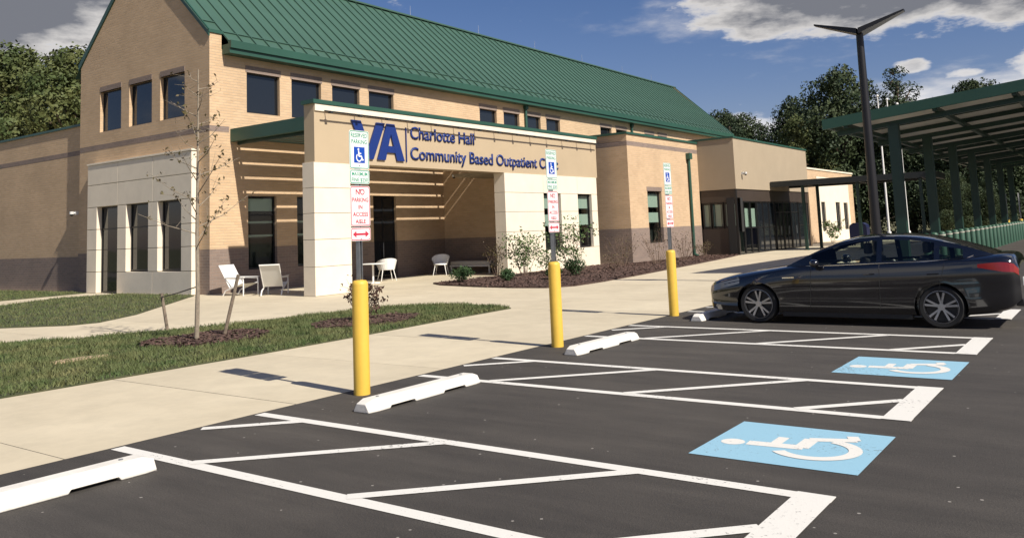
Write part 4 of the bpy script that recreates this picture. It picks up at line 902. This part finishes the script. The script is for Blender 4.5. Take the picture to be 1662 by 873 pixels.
    for x in (FW, RW):
        for sg in (-1, 1):
            yo = sg*.87; w = link('wheel', MB().lathe([(.250, -.10), (.305, -.105), (.322, -.085), (.328, -.04), (.328, .04), (.322, .085), (.305, .105), (.250, .10)], 40, axis='Y').mesh('tyre', TYRE, True, 40, False), t, (x, yo-sg*.10, .328))
            rm = MB(); f = sg*.088
            rm.lathe([(.254, -.10), (.264, f+sg*.006), (.244, f+sg*.010), (.232, f-sg*.015), (.228, -.10)], 40, axis='Y')
            for k in range(5):
                a = 2*math.pi*k/5+.3
                for da in (-.19, .19):
                    c0, c1 = Vector((math.cos(a+da*.55)*.05, f-sg*.012, math.sin(a+da*.55)*.05)), Vector((math.cos(a+da)*.240, f-sg*.002, math.sin(a+da)*.222)); d = (c1-c0).normalized(); nn = Vector((-d.z, 0, d.x))*.014
                    rm.quad(*[c0-nn, c1-nn*1.15, c1+nn*1.15, c0+nn][::-sg]); dn = Vector((0, -sg*.03, 0))
                    rm.quad(c0-nn, c1-nn*1.15, c1-nn*1.15+dn, c0-nn+dn); rm.quad(c0+nn, c1+nn*1.15, c1+nn*1.15+dn, c0+nn+dn)
            rm.tube((0, f-sg*.03, 0), (0, f+sg*.004, 0), .052, n=20)
            ro = rm.build('rim', ALLOY, w, uv=False)
            MB().lathe([(0, -.02), (.23, -.02)], 24, (0, sg*.02, 0), 'Y').build('brake_disc', mat('brake_dark', (.03, .03, .03), .5, .5), w, uv=False)
    t.location = loc
    return t
car = sedan('black fastback sedan parked beyond the third hatched aisle', CARP, (-6.27, 15.27, 0))

# ------------------------------------------------------------------ lamp post with two wing arms
LP = (-5.39, 24.0)
lamp = thing('lamp_post', 'dark tapered lamp post with two upswept wing arms behind the black sedan', 'lamp post', (*LP, 0))
MB().lathe([(0, 0), (.30, 0), (.30, .52), (.27, .55), (0, .55)], 24, (*LP, 0)).build('concrete_foot', CONC, lamp, smooth=True, sharp=40)
MB().tube((*LP, .55), (*LP, 6.85), .135, .095, 16).build('pole', LAMPM, lamp, smooth=True)
for sx in (-1, 1):
    m_ = MB(); x = LP[0]; y = LP[1]
    def ws(u): return Vector((x+sx*(.02+1.16*u), y, 6.83+.40*u)), .11*(1-u)+.045, .17*(1-u)+.10
    for i in range(6):
        (a, ta, wa), (b, tb_, wb_) = ws(i/6), ws((i+1)/6)
        m_.poly([a+Vector((0, -wa, ta/2)), b+Vector((0, -wb_, tb_/2)), b+Vector((0, wb_, tb_/2)), a+Vector((0, wa, ta/2))]); m_.poly([a+Vector((0, -wa, -ta/2)), b+Vector((0, -wb_, -tb_/2)), b+Vector((0, wb_, -tb_/2)), a+Vector((0, wa, -ta/2))])
        for s_ in (-1, 1): m_.poly([a+Vector((0, s_*wa, -ta/2)), b+Vector((0, s_*wb_, -tb_/2)), b+Vector((0, s_*wb_, tb_/2)), a+Vector((0, s_*wa, ta/2))])
    e, te, we = ws(1); m_.poly([e+Vector((0, -we, -te/2)), e+Vector((0, we, -te/2)), e+Vector((0, we, te/2)), e+Vector((0, -we, te/2))])
    m_.build('wing_arm', LAMPM, lamp)
isl = struct(MB().prism([(KX+.02, 21.6), (-2.4, 21.6), (-1.9, 22.2), (-1.9, 25.8), (-2.4, 26.4), (KX+.02, 26.4)], -.02, .13).build('kerb_island', CONC))
struct(MB().prism([(KX+.2, 21.8), (-2.5, 21.8), (-2.1, 22.3), (-2.1, 25.7), (-2.5, 26.2), (KX+.2, 26.2)], .10, .145).build('island_turf', TURF))

# ------------------------------------------------------------------ walkway canopy
wk = thing('walkway_canopy', 'flat dark metal walkway canopy on slim posts reaching out from the lobby doors', 'canopy', (-12.5, 50, 0))
MB().box(-17.0, -8.2, 49.9, 50.05, 3.80, 4.13).box(-17.0, -8.2, 53.4, 53.55, 3.80, 4.13).box(-8.2, -8.05, 49.9, 53.55, 3.80, 4.13).build('edge_beam', CANOPYM, wk)
MB().box(-17.0, -8.21, 50.06, 53.39, 3.96, 4.04).build('roof_deck', CANOPYM, wk)
for x in (-15.2, -12.1, -8.8):
    for y in (50.25, 53.2): MB().box(x-.08, x+.08, y-.08, y+.08, 0, 3.955).box(x-.14, x+.14, y-.14, y+.14, 0, .03).build('post', DGREEN, wk)
    MB().box(x-.06, x+.06, 50.06, 53.39, 3.80, 3.958).build('cross_beam', CANOPYM, wk)

# ------------------------------------------------------------------ carport
cp = thing('carport', 'long green steel carport with a tilted roof over the parking bays beyond the lamp post', 'carport', (-5.6, 28.4, 0))
CY0, CY1 = 27.7, 63.5
def cz(x): return 4.83+(x+7.55)*(5.36-4.83)/5.5      # underside height
def slope_box(mb, x0, x1, y0, y1, d0, d1): 
    b = len(mb.v); mb.v += [(x0, y0, cz(x0)+d0), (x1, y0, cz(x1)+d0), (x1, y1, cz(x1)+d0), (x0, y1, cz(x0)+d0), (x0, y0, cz(x0)+d1), (x1, y0, cz(x1)+d1), (x1, y1, cz(x1)+d1), (x0, y1, cz(x0)+d1)]
    mb.f += [tuple(b+i for i in q) for q in ((0, 3, 2, 1), (4, 5, 6, 7), (0, 1, 5, 4), (1, 2, 6, 5), (2, 3, 7, 6), (3, 0, 4, 7))]; return mb
x0, x1 = -7.60, -1.55
slope_box(MB(), x0, x1, CY0, CY0+.10, -.20, .13).build('roof_edge', GREEN, cp); slope_box(MB(), x0, x1, CY1-.1, CY1, -.16, .12).build('roof_edge', GREEN, cp)
slope_box(MB(), x0, x0+.1, CY0+.101, CY1-.101, -.14, .11).build('roof_edge', GREEN, cp); slope_box(MB(), x1-.1, x1, CY0+.101, CY1-.101, -.14, .11).build('roof_edge', GREEN, cp)
posts_y = [28.4+5.65*k for k in range(7)]
edges_y = [CY0+.101]+[28.4+2.825*k for k in range(1, 12)]+[CY1-.101]
for a, b in zip(edges_y[:-1], edges_y[1:]):
    for u, v in ((x0+.1, -4.6), (-4.6, x1-.1)): slope_box(MB(), u+.005, v-.005, a+.005, b-.005, .04, .075).build('roof_sheet', PANELU, cp)
for y in edges_y[1:-1]: slope_box(MB(), x0+.1, x1-.1, y-.05, y+.05, -.12, .035).build('purlin', DGREEN, cp)
for x in (-6.9, -4.3, -2.2): slope_box(MB(), x-.06, x+.06, CY0+.1, CY1-.1, -.26, -.125).build('rafter', DGREEN, cp)
for y in posts_y:
    MB().box(-5.75, -5.45, y-.15, y+.15, 0, 4.62).build('post', DGREEN, cp); slope_box(MB(), -7.3, -1.8, y-.09, y+.09, -.42, -.265).build('cantilever_beam', DGREEN, cp)

# ------------------------------------------------------------------ green bollards
gbp = thing('green_bollard', 'x', 'bollard', group='green bollards in the guard row')
MB().lathe([(0, -.02), (.125, -.02), (.125, 1.08), (.105, 1.125), (.06, 1.15), (0, 1.155)], 18).build('bollard_pipe', mat('green_pipe', (.03, .085, .055), .5, noise=(3, .12, 4)), gbp, smooth=True, sharp=50)
MB().lathe([(.126, 1.0), (.129, 1.005), (.129, 1.04), (.126, 1.045)], 18).build('cap_band', mat('pale_band', (.45, .43, .36), .6), gbp)
for i in range(25):
    p = (-5.30, 30.4+1.48*i, 0)
    if i == 0: gbp.location = p; gbp['label'] = 'green steel bollard at the lamp post end of the guard row'
    else: copy_tree(gbp, p, 0, 'green steel bollard in the guard row in front of the carport posts')

# ------------------------------------------------------------------ flag poles, mailbox, far bollards, far car
for k, (x, y, h) in enumerate(((-17.75, 84.0, 13.1), (-17.0, 84.3, 12.7), (-16.2, 84.6, 12.2))):
    t = thing('flag_pole', ('tallest bare white flag pole beside the dark lamp post', 'middle bare white flag pole of the three behind the carport', 'shortest bare white flag pole behind the first carport post')[k], 'flag pole', (x, y, 0), 'bare flag poles')
    MB().tube((x, y, 0), (x, y, h), .11, .05, 10).build('pole', WHITE, t, smooth=True); MB().ico((x, y, h+.1), .13, 2).build('finial', WHITE, t, smooth=True); MB().tube((x, y, 0), (x, y, .4), .25, .18, 12).build('foot', WHITE, t)
mbx = thing('mailbox', 'dark blue metal collection box by the wing beyond the lobby', 'mailbox', (-13.6, 56.2, 0))
MB().box(-14.15, -13.1, 55.8, 56.6, .25, 1.15).prism([(-14.15+.0, 1.15), (-13.1, 1.15), (-13.15, 1.32), (-13.35, 1.45), (-13.9, 1.45), (-14.1, 1.32)], 55.8, 56.6, 'Y').build('box_body', MAILB, mbx)
for x in (-14.05, -13.2):
    for y in (55.9, 56.5): MB().box(x-.03, x+.03, y-.03, y+.03, 0, .25).build('leg', MAILB, mbx)
for k, (x, y) in enumerate(((-5.95, 62.0), (-5.4, 64.0))):
    copy_tree(b0, (x, y, 0), R(180), ('far yellow sign bollard seen from behind past the green guard row', 'farthest yellow sign bollard seen from behind at the end of the carport')[k], 'far yellow sign bollards')

# ------------------------------------------------------------------ patio furniture
def lounge_chair():
    t = thing('lounge_chair', 'x', 'chair', group='white patio lounge chairs')
    for y in (-.33, .33):
        MB().path([(.52, y, 0), (.52, y, .42), (-.30, y, .16), (-.42, y, 0)], .022, n=8).path([(.52, y, .42), (.50, y, .56), (-.28, y, .58)], .022, n=8).path([(-.62, y*.95, 1.0), (-.12, y*.95, .26), (.48, y*.95, .40)], .02, n=8).build('side_frame', WHITE, t, smooth=True)
        MB().box(-.30, .56, y-.035, y+.035, .585, .61).build('armrest', WHITE, t, bevel=.008)
    MB().bar((-.62, -.33, 1.0), (-.62, .33, 1.0), .03, .04).build('top_rail', WHITE, t)
    for nm, a, b, c in (('back_sling', (-.615, .985), (-.14, .28), .02), ('seat_sling', (-.10, .275), (.46, .395), -.025)):
        m_ = MB()
        for i in range(6):
            def q(u): k = c*math.sin(math.pi*u); return (a[0]+(b[0]-a[0])*u-k*.6, a[1]+(b[1]-a[1])*u+k*(0.5 if nm[0] == 'b' else 1))
            p0, p1 = q(i/6), q((i+1)/6); m_.quad((p0[0], -.31, p0[1]), (p1[0], -.31, p1[1]), (p1[0], .31, p1[1]), (p0[0], .31, p0[1]))
        m_.build(nm, SLING, t)
    return t
lc = lounge_chair(); lc['label'] = 'white sling lounge chair turned sideways at the brick corner'; lc.location = (-24.3, 17.55, 0); lc.rotation_euler.z = R(8)
copy_tree(lc, (-22.85, 17.85, 0), R(128), 'white sling lounge chair with its back to the pavement left of the stone pier'); copy_tree(lc, (-22.35, 19.35, 0), R(140), 'white sling lounge chair in the shade close behind the stone pier')
def tub_chair(label, m):
    t = thing('tub_chair', label, 'chair', group='white tub chairs in the porch')
    sh_ = MB(); N_ = 18
    for i in range(N_):
        a0, a1 = R(-115+230*i/N_), R(-115+230*(i+1)/N_)
        def q(a, z, r): k = abs(a)/R(115); return (-math.cos(a)*r, math.sin(a)*r, z*(1-.28*k**2) if z > .5 else z)
        sh_.quad(q(a0, .44, .29), q(a1, .44, .29), q(a1, .82, .36), q(a0, .82, .36)); sh_.quad(q(a0, .44, .265), q(a1, .44, .265), q(a1, .815, .335), q(a0, .815, .335)); sh_.quad(q(a0, .82, .36), q(a1, .82, .36), q(a1, .815, .335), q(a0, .815, .335))
    sh_.build('shell', m, t, smooth=True); MB().lathe([(0, .40), (.28, .40), (.29, .43), (.27, .455), (0, .46)], 24).build('seat', m, t, smooth=True, sharp=50)
    for sx, sy in ((-1, -1), (-1, 1), (1, -1), (1, 1)): MB().tube((sx*.19, sy*.19, .41), (sx*.27, sy*.27, 0), .018, .012, 8).build('leg', WHITE, t, smooth=True)
    return t
tc_ = tub_chair('white tub chair on splayed legs beside the round patio table', WHITE); tc_.location = (-24.1, 24.35, 0); tc_.rotation_euler.z = R(150); tc_.scale = (1.15, 1.15, 1.1)
copy_tree(tc_, (-24.35, 27.95, 0), R(-60), 'white tub chair standing alone near the cushioned bench', scale=1.1)
rt = thing('round_table', 'round white patio table behind the first sign bollard', 'table', (-23.6, 23.1, 0))
MB().lathe([(0, .72), (.52, .72), (.53, .735), (.52, .75), (0, .75)], 30, (-23.6, 23.1, 0)).build('table_top', WHITE, rt, smooth=True, sharp=40); MB().tube((-23.6, 23.1, .03), (-23.6, 23.1, .72), .035).build('pedestal', WHITE, rt); MB().lathe([(0, 0), (.28, 0), (.27, .025), (0, .03)], 24, (-23.6, 23.1, 0)).build('base', WHITE, rt)
bn = thing('patio_bench', 'cushioned bench on a white frame against the shaded porch wall', 'bench', (-23.6, 29.35, 0))
MB().box(-24.75, -22.45, 29.0, 29.72, .30, .36).build('seat_frame', WHITE, bn); MB().box(-24.72, -22.48, 29.02, 29.70, .362, .54).build('cushion', CUSH, bn, bevel=.04)
for x in (-24.68, -22.52):
    for y in (29.06, 29.66): MB().box(x-.03, x+.03, y-.03, y+.03, 0, .30).build('leg', WHITE, bn)

# ------------------------------------------------------------------ vegetation
def leaf_cloud(centres, radii, n, size, squash=.85, seed=0, hollow=.55):
    """n leaf quads spread over clumps; returns V,F"""
    rs = np.random.RandomState(seed); C_ = np.asarray(centres, float); Rr = np.asarray(radii, float); pr = Rr**2/np.sum(Rr**2); idx = rs.choice(len(C_), n, p=pr)
    d = rs.normal(size=(n, 3)); d /= np.linalg.norm(d, axis=1)[:, None]; r = Rr[idx]*(hollow+(1-hollow)*rs.rand(n)**.6)*(1+.22*np.sin(d[:, 0]*7+idx)*np.cos(d[:, 1]*6+d[:, 2]*5))
    P = C_[idx]+d*r[:, None]*np.array([1, 1, squash]); nrm = d+rs.normal(size=(n, 3))*.7; nrm /= np.linalg.norm(nrm, axis=1)[:, None]
    a = np.cross(nrm, rs.normal(size=(n, 3))); a /= np.linalg.norm(a, axis=1)[:, None]; b = np.cross(nrm, a); s_ = size*rs.uniform(.55, 1.35, n)[:, None]; a = a*s_; b = b*s_*.6
    V = np.stack([P-a, P-b*.9, P+a, P+b*.9], 1).reshape(-1, 3); return V, np.arange(4*n).reshape(-1, 4)
def big_tree(seed, h, w, leafm, n=9000, size=.20, conifer=False):
    rs = np.random.RandomState(seed); tr = MB(); cen, rad = [], []
    tr.path([(0, 0, -.2), (rs.normal()*.1, rs.normal()*.1, h*.25), (rs.normal()*.2, rs.normal()*.2, h*.55), (rs.normal()*.25, rs.normal()*.25, h*.88)], .028*h, .006*h, 8)
    k = 34
    for i in range(k):
        u = (i+.5)/k
        if conifer: z = h*(.10+.88*u); rr = w*(1-u)**.75*.5+.15; q = .30*w*(1-u)+.4
        else: z = h*(.16+.80*u); rr = w*.5*math.sin(math.pi*min(1, (.16+.84*u)**.9))**.7*.78; q = w*.15*(1.25-.5*u)
        a = 2.39996*i+rs.uniform(-.4, .4); r_ = rr*rs.uniform(.35, 1.0); c = (r_*math.cos(a), r_*math.sin(a), z+rs.normal()*h*.02); cen.append(c); rad.append(q*rs.uniform(.75, 1.25))
        if i % 2 == 0: z0 = max(h*.12, z-r_*.7); tr.path([(0, 0, z0), (c[0]*.5, c[1]*.5, (z0+z)/2+.1), c], .009*h, .003*h, 5)
    V, F = leaf_cloud(cen, rad, n, size, seed=seed); return tr, raw_mesh('crown', V, F, leafm)
protos = []
for sd, h, w, lm, n, sz, cf in ((1, 12.5, 9.0, LEAF_A, 30000, .12, False), (2, 13.0, 8.0, LEAF_B, 30000, .115, False), (3, 11.5, 9.5, LEAF_B, 30000, .12, False), (4, 14.0, 7.0, LEAF_C, 26000, .105, True)):
    tr, cr = big_tree(sd, h, w, lm, n, sz, cf); protos.append((tr.mesh('trunk', BARK), cr, h))
def tree(i, loc, h, rz, label, group, name='tree'):
    t = thing(name, label, 'tree', group=group); k = h/protos[i][2]; t.location = loc; t.rotation_euler.z = rz; t.scale = (k*random.uniform(.9, 1.15), k*random.uniform(.9, 1.15), k)
    link('trunk', protos[i][0], t); link('crown', protos[i][1], t); return t
KIND = {0: 'broad olive green tree', 1: 'rounded dark green tree', 2: 'spreading dark green tree', 3: 'pointed dark evergreen'}
rs = random.Random(5)
# wood edge behind lobby and carport
right = []
for x in range(-66, 44, 6): right.append((x+rs.uniform(-2, 2), 97+rs.uniform(-4, 4), rs.uniform(14.0, 17.0)))
for x in range(-60, 50, 8): right.append((x+rs.uniform(-3, 3), 108+rs.uniform(-4, 4), rs.uniform(15, 18)))
for x in range(-58, -12, 5): right.append((x+rs.uniform(-1, 1), 92+rs.uniform(-2, 2), rs.uniform(12.2, 13.8)))
for k, (x, y, h) in enumerate(right):
    i = rs.choice((0, 1, 2, 1, 2, 3))
    if -24 < x < -18 and y < 103: h = 18.0
    tree(i, (x, y, 0), h, rs.uniform(0, 6.28), KIND[i]+(' in the wood edge behind the carport and flag poles' if y < 103 else ' in the rear rank of the wood behind the carport'), 'trees of the wood behind the carport '+('front ' if y < 103 else 'rear ')+str(i))
for k, (x, y, h, i) in enumerate(((-11.2, 79, 5.4, 2), (-9.0, 80.0, 4.6, 1), (-2, 84, 6.0, 0), (4, 83, 5.5, 1), (10, 85, 6.5, 2), (17, 84, 6, 0))):
    tree(i, (x, y, 0), h, rs.uniform(0, 6.28), ('small bushy tree beside the far wing', 'low bushy tree behind the flag poles', 'small olive tree beyond the end of the carport', 'small rounded tree past the end of the carport', 'small spreading tree right of the carport', 'small olive tree far right of the carport')[k], None, 'small_tree')
# trees left of the gable, behind the low wing
for k, (x, y, h, i) in enumerate(((-63.5, 27, 16.6, 0), (-58.0, 31, 16.0, 0), (-53.4, 26, 14.6, 0), (-68.5, 24, 15.5, 1), (-50, 32, 15.2, 1), (-73, 30, 17, 2))):
    tree(i, (x, y, 0), h, rs.uniform(0, 6.28), ('tallest olive green tree above the roof of the low brick wing', 'olive green tree behind the low brick wing in the gap of the crowns', 'olive green tree behind the low wing close to the gable', 'dark green tree at the outer end of the low brick wing', 'dark green tree half hidden by the gable wall', 'spreading dark tree far behind the low brick wing')[k], 'trees behind the low wing')

# young staked tree
def staked_tree():
    x, y = -13.76, 9.02; t = thing('young_tree', 'thin young tree with few brown leaves held between two stakes', 'tree', (x, y, 0)); rs = np.random.RandomState(11); H = 5.0
    spine = [Vector((x, y, 0)), Vector((x+.02, y+.01, .9)), Vector((x-.02, y+.02, 1.9)), Vector((x+.03, y, 2.9)), Vector((x+.0, y+.03, 3.9)), Vector((x+.05, y, H))]
    MB().path(spine, .045, .012, 8).build('trunk', BARK2, t, smooth=True); br = MB(); tips = []
    for i in range(26):
        u = .36+.62*i/26; z = H*u; k = min(int(u*5), 4); b = spine[k].lerp(spine[k+1], u*5-k); a = 2.4*i+rs.uniform(-.5, .5); L_ = (1.45-1.15*(u-.36)/.64)*rs.uniform(.65, 1.1)
        d = Vector((math.cos(a), math.sin(a), rs.uniform(.35, .8))).normalized(); m1 = b+d*L_*.5+Vector((0, 0, -.03)); e = b+d*L_+Vector((0, 0, rs.uniform(-.05, .12))); br.path([b, m1, e], .011, .003, 5); tips += [(m1.lerp(e, v), v) for v in (.1, .35, .6, .8, 1.0)]
        for q in range(3): s0 = b.lerp(e, rs.uniform(.35, .9)); d2 = Vector((rs.normal(), rs.normal(), rs.uniform(.1, .8))).normalized(); e2 = s0+d2*rs.uniform(.15, .4); br.path([s0, e2], .004, .002, 4); tips.append((e2, 1))
    br.build('branches', BARK2, t); C_ = [tuple(p) for p, v in tips if rs.rand() < .62]; V, F = leaf_cloud(C_, [.07]*len(C_), 330, .036, seed=5, hollow=.1)
    link('leaves', raw_mesh('leaves', V, F, LEAF_DRY), t); 
    if 'wloc' in t: pass
    return t
staked_tree()
def stake(p0, p1, label, strap=None):
    t = thing('tree_stake', label, 'stake', p0, 'stakes of the young tree'); MB().tube(p0, p1, .035, .032, 8).build('post', WOODST, t, smooth=True)
    if strap: MB().path([p1+Vector((0, 0, -.08)), (p1+strap)/2+Vector((0, 0, -.05)), strap], .012, n=5).build('strap', BLACKP, t)
stake(Vector((-15.94, 9.79, 0)), Vector((-16.05, 9.72, .78)), 'short leaning wooden stake strapped to the young tree', Vector((-13.76, 9.02, .98)))
stake(Vector((-13.80, 9.62, 0)), Vector((-13.52, 9.74, 1.15)), 'taller leaning wooden stake right of the young tree')

# shrubs
def shrub(name, label, loc, r, h, m, n, size, cat='shrub', group=None, stems=7, leafy=1.0, seed=0, spread=.8):
    t = thing(name, label, cat, loc, group); rs = np.random.RandomState(seed); x, y, z = loc; st = MB(); C_, Rr = [], []
    for i in range(stems):
        a = 2.4*i+rs.uniform(-.4, .4); q = r*spread*math.sqrt((i+.5)/stems); e = Vector((x+q*math.cos(a), y+q*math.sin(a), z+h*rs.uniform(.6, 1.0))); b = Vector((x+q*.2*math.cos(a), y+q*.2*math.sin(a), z)); m_ = b.lerp(e, .5)+Vector((rs.normal(), rs.normal(), 0))*.04
        st.path([b, m_, e], .010, .004, 5)
        for j in range(4): s0 = m_.lerp(e, rs.uniform(0, 1)); e2 = s0+Vector((rs.normal()*.6, rs.normal()*.6, rs.uniform(.1, 1))).normalized()*h*rs.uniform(.15, .35); st.path([s0, e2], .005, .002, 4); C_.append(tuple(e2)); Rr.append(r*.22)
        C_.append(tuple(e)); Rr.append(r*.3); C_.append(tuple(m_)); Rr.append(r*.32)
    st.build('stems', TWIG, t)
    if n: V, F = leaf_cloud(C_, Rr, n, size, seed=seed, hollow=.3); link('foliage', raw_mesh('foliage', V, F, m), t)
    return t
def boxwood(label, loc, r, seed):
    t = thing('boxwood', label, 'shrub', loc, 'clipped evergreens in the mulch bed'); rs = np.random.RandomState(seed); C_ = [(loc[0]+rs.normal()*r*.3, loc[1]+rs.normal()*r*.3, loc[2]+r*rs.uniform(.35, .95)) for _ in range(9)]
    V, F = leaf_cloud(C_, [r*.55]*9, 1500, .035, seed=seed, hollow=.4); V[:, 2] = np.maximum(V[:, 2], .03)
    link('foliage', raw_mesh('foliage', V, F, LEAF_BOX), t); s_ = MB()
    for q in C_[:5]: s_.tube((loc[0], loc[1], 0), q, .012, .006, 5)
    s_.build('stems', TWIG, t)
for k, (p, r) in enumerate((((-19.15, 23.1, .04), .42), ((-17.7, 23.9, .04), .34), ((-16.3, 24.7, .04), .36), ((-16.6, 26.7, .04), .50))):
    boxwood(('round dark evergreen shrub at the left tip of the mulch bed', 'small dark evergreen shrub in front of the stone pier end', 'dark evergreen shrub behind the second sign bollard', 'wide dark evergreen shrub below the second stone wall window')[k], p, r, 20+k)
shrub('leafy_shrub', 'tall open green shrub at the left of the bed before the stone wall', (-18.9, 26.6, .04), .95, 1.55, LEAF_ROSE, 900, .055, seed=31, stems=11, group='open green shrubs in the bed')
shrub('leafy_shrub', 'tall green shrub rising in front of the narrow stone wall window', (-17.9, 28.4, .04), .85, 1.95, LEAF_ROSE, 850, .055, seed=32, stems=10, group='open green shrubs in the bed')
shrub('leafy_shrub', 'low green shrub between the two taller open shrubs', (-18.6, 27.9, .04), .7, .95, LEAF_ROSE, 480, .05, seed=33, stems=8, group='open green shrubs in the bed')
shrub('leafy_shrub', 'thin yellowish shrub beside the left stone pier end of the bed', (-20.1, 26.4, .04), .55, 1.35, LEAF_DRY, 240, .045, seed=34, stems=8)
for k, (p, r, h) in enumerate((((-18.3, 33.4, .04), .9, 1.35), ((-17.5, 35.2, .04), .9, 1.5), ((-17.7, 38.6, .04), .8, 1.25), ((-17.4, 31.0, .04), .5, .7))):
    shrub('bare_shrub', ('bare twiggy shrub in the corner beside the brick bay', 'bare twiggy shrub in front of the brick bay corner', 'bare twiggy shrub below the brick bay window', 'small bare shrub in front of the stone wall end')[k], p, r, h, LEAF_DRY, 90, .04, seed=41+k, stems=16, spread=1.0, group='bare shrubs by the brick bay')
shrub('bare_shrub', 'low brownish shrub beside the bay downspout', (-18.2, 42.2, .04), .6, .7, LEAF_DRY, 260, .04, seed=47, stems=10)
shrub('plum_shrub', 'small dark plum leaved shrub on the lawn behind the first sign bollard', (-13.0, 12.45, .03), .50, .78, LEAF_RED, 420, .045, seed=51, stems=14)
shrub('far_shrub', 'pale flowering shrub at the foot of the far wing', (-17.6, 64.5, 0), .8, 1.5, LEAF_ROSE, 500, .08, seed=52, stems=9)
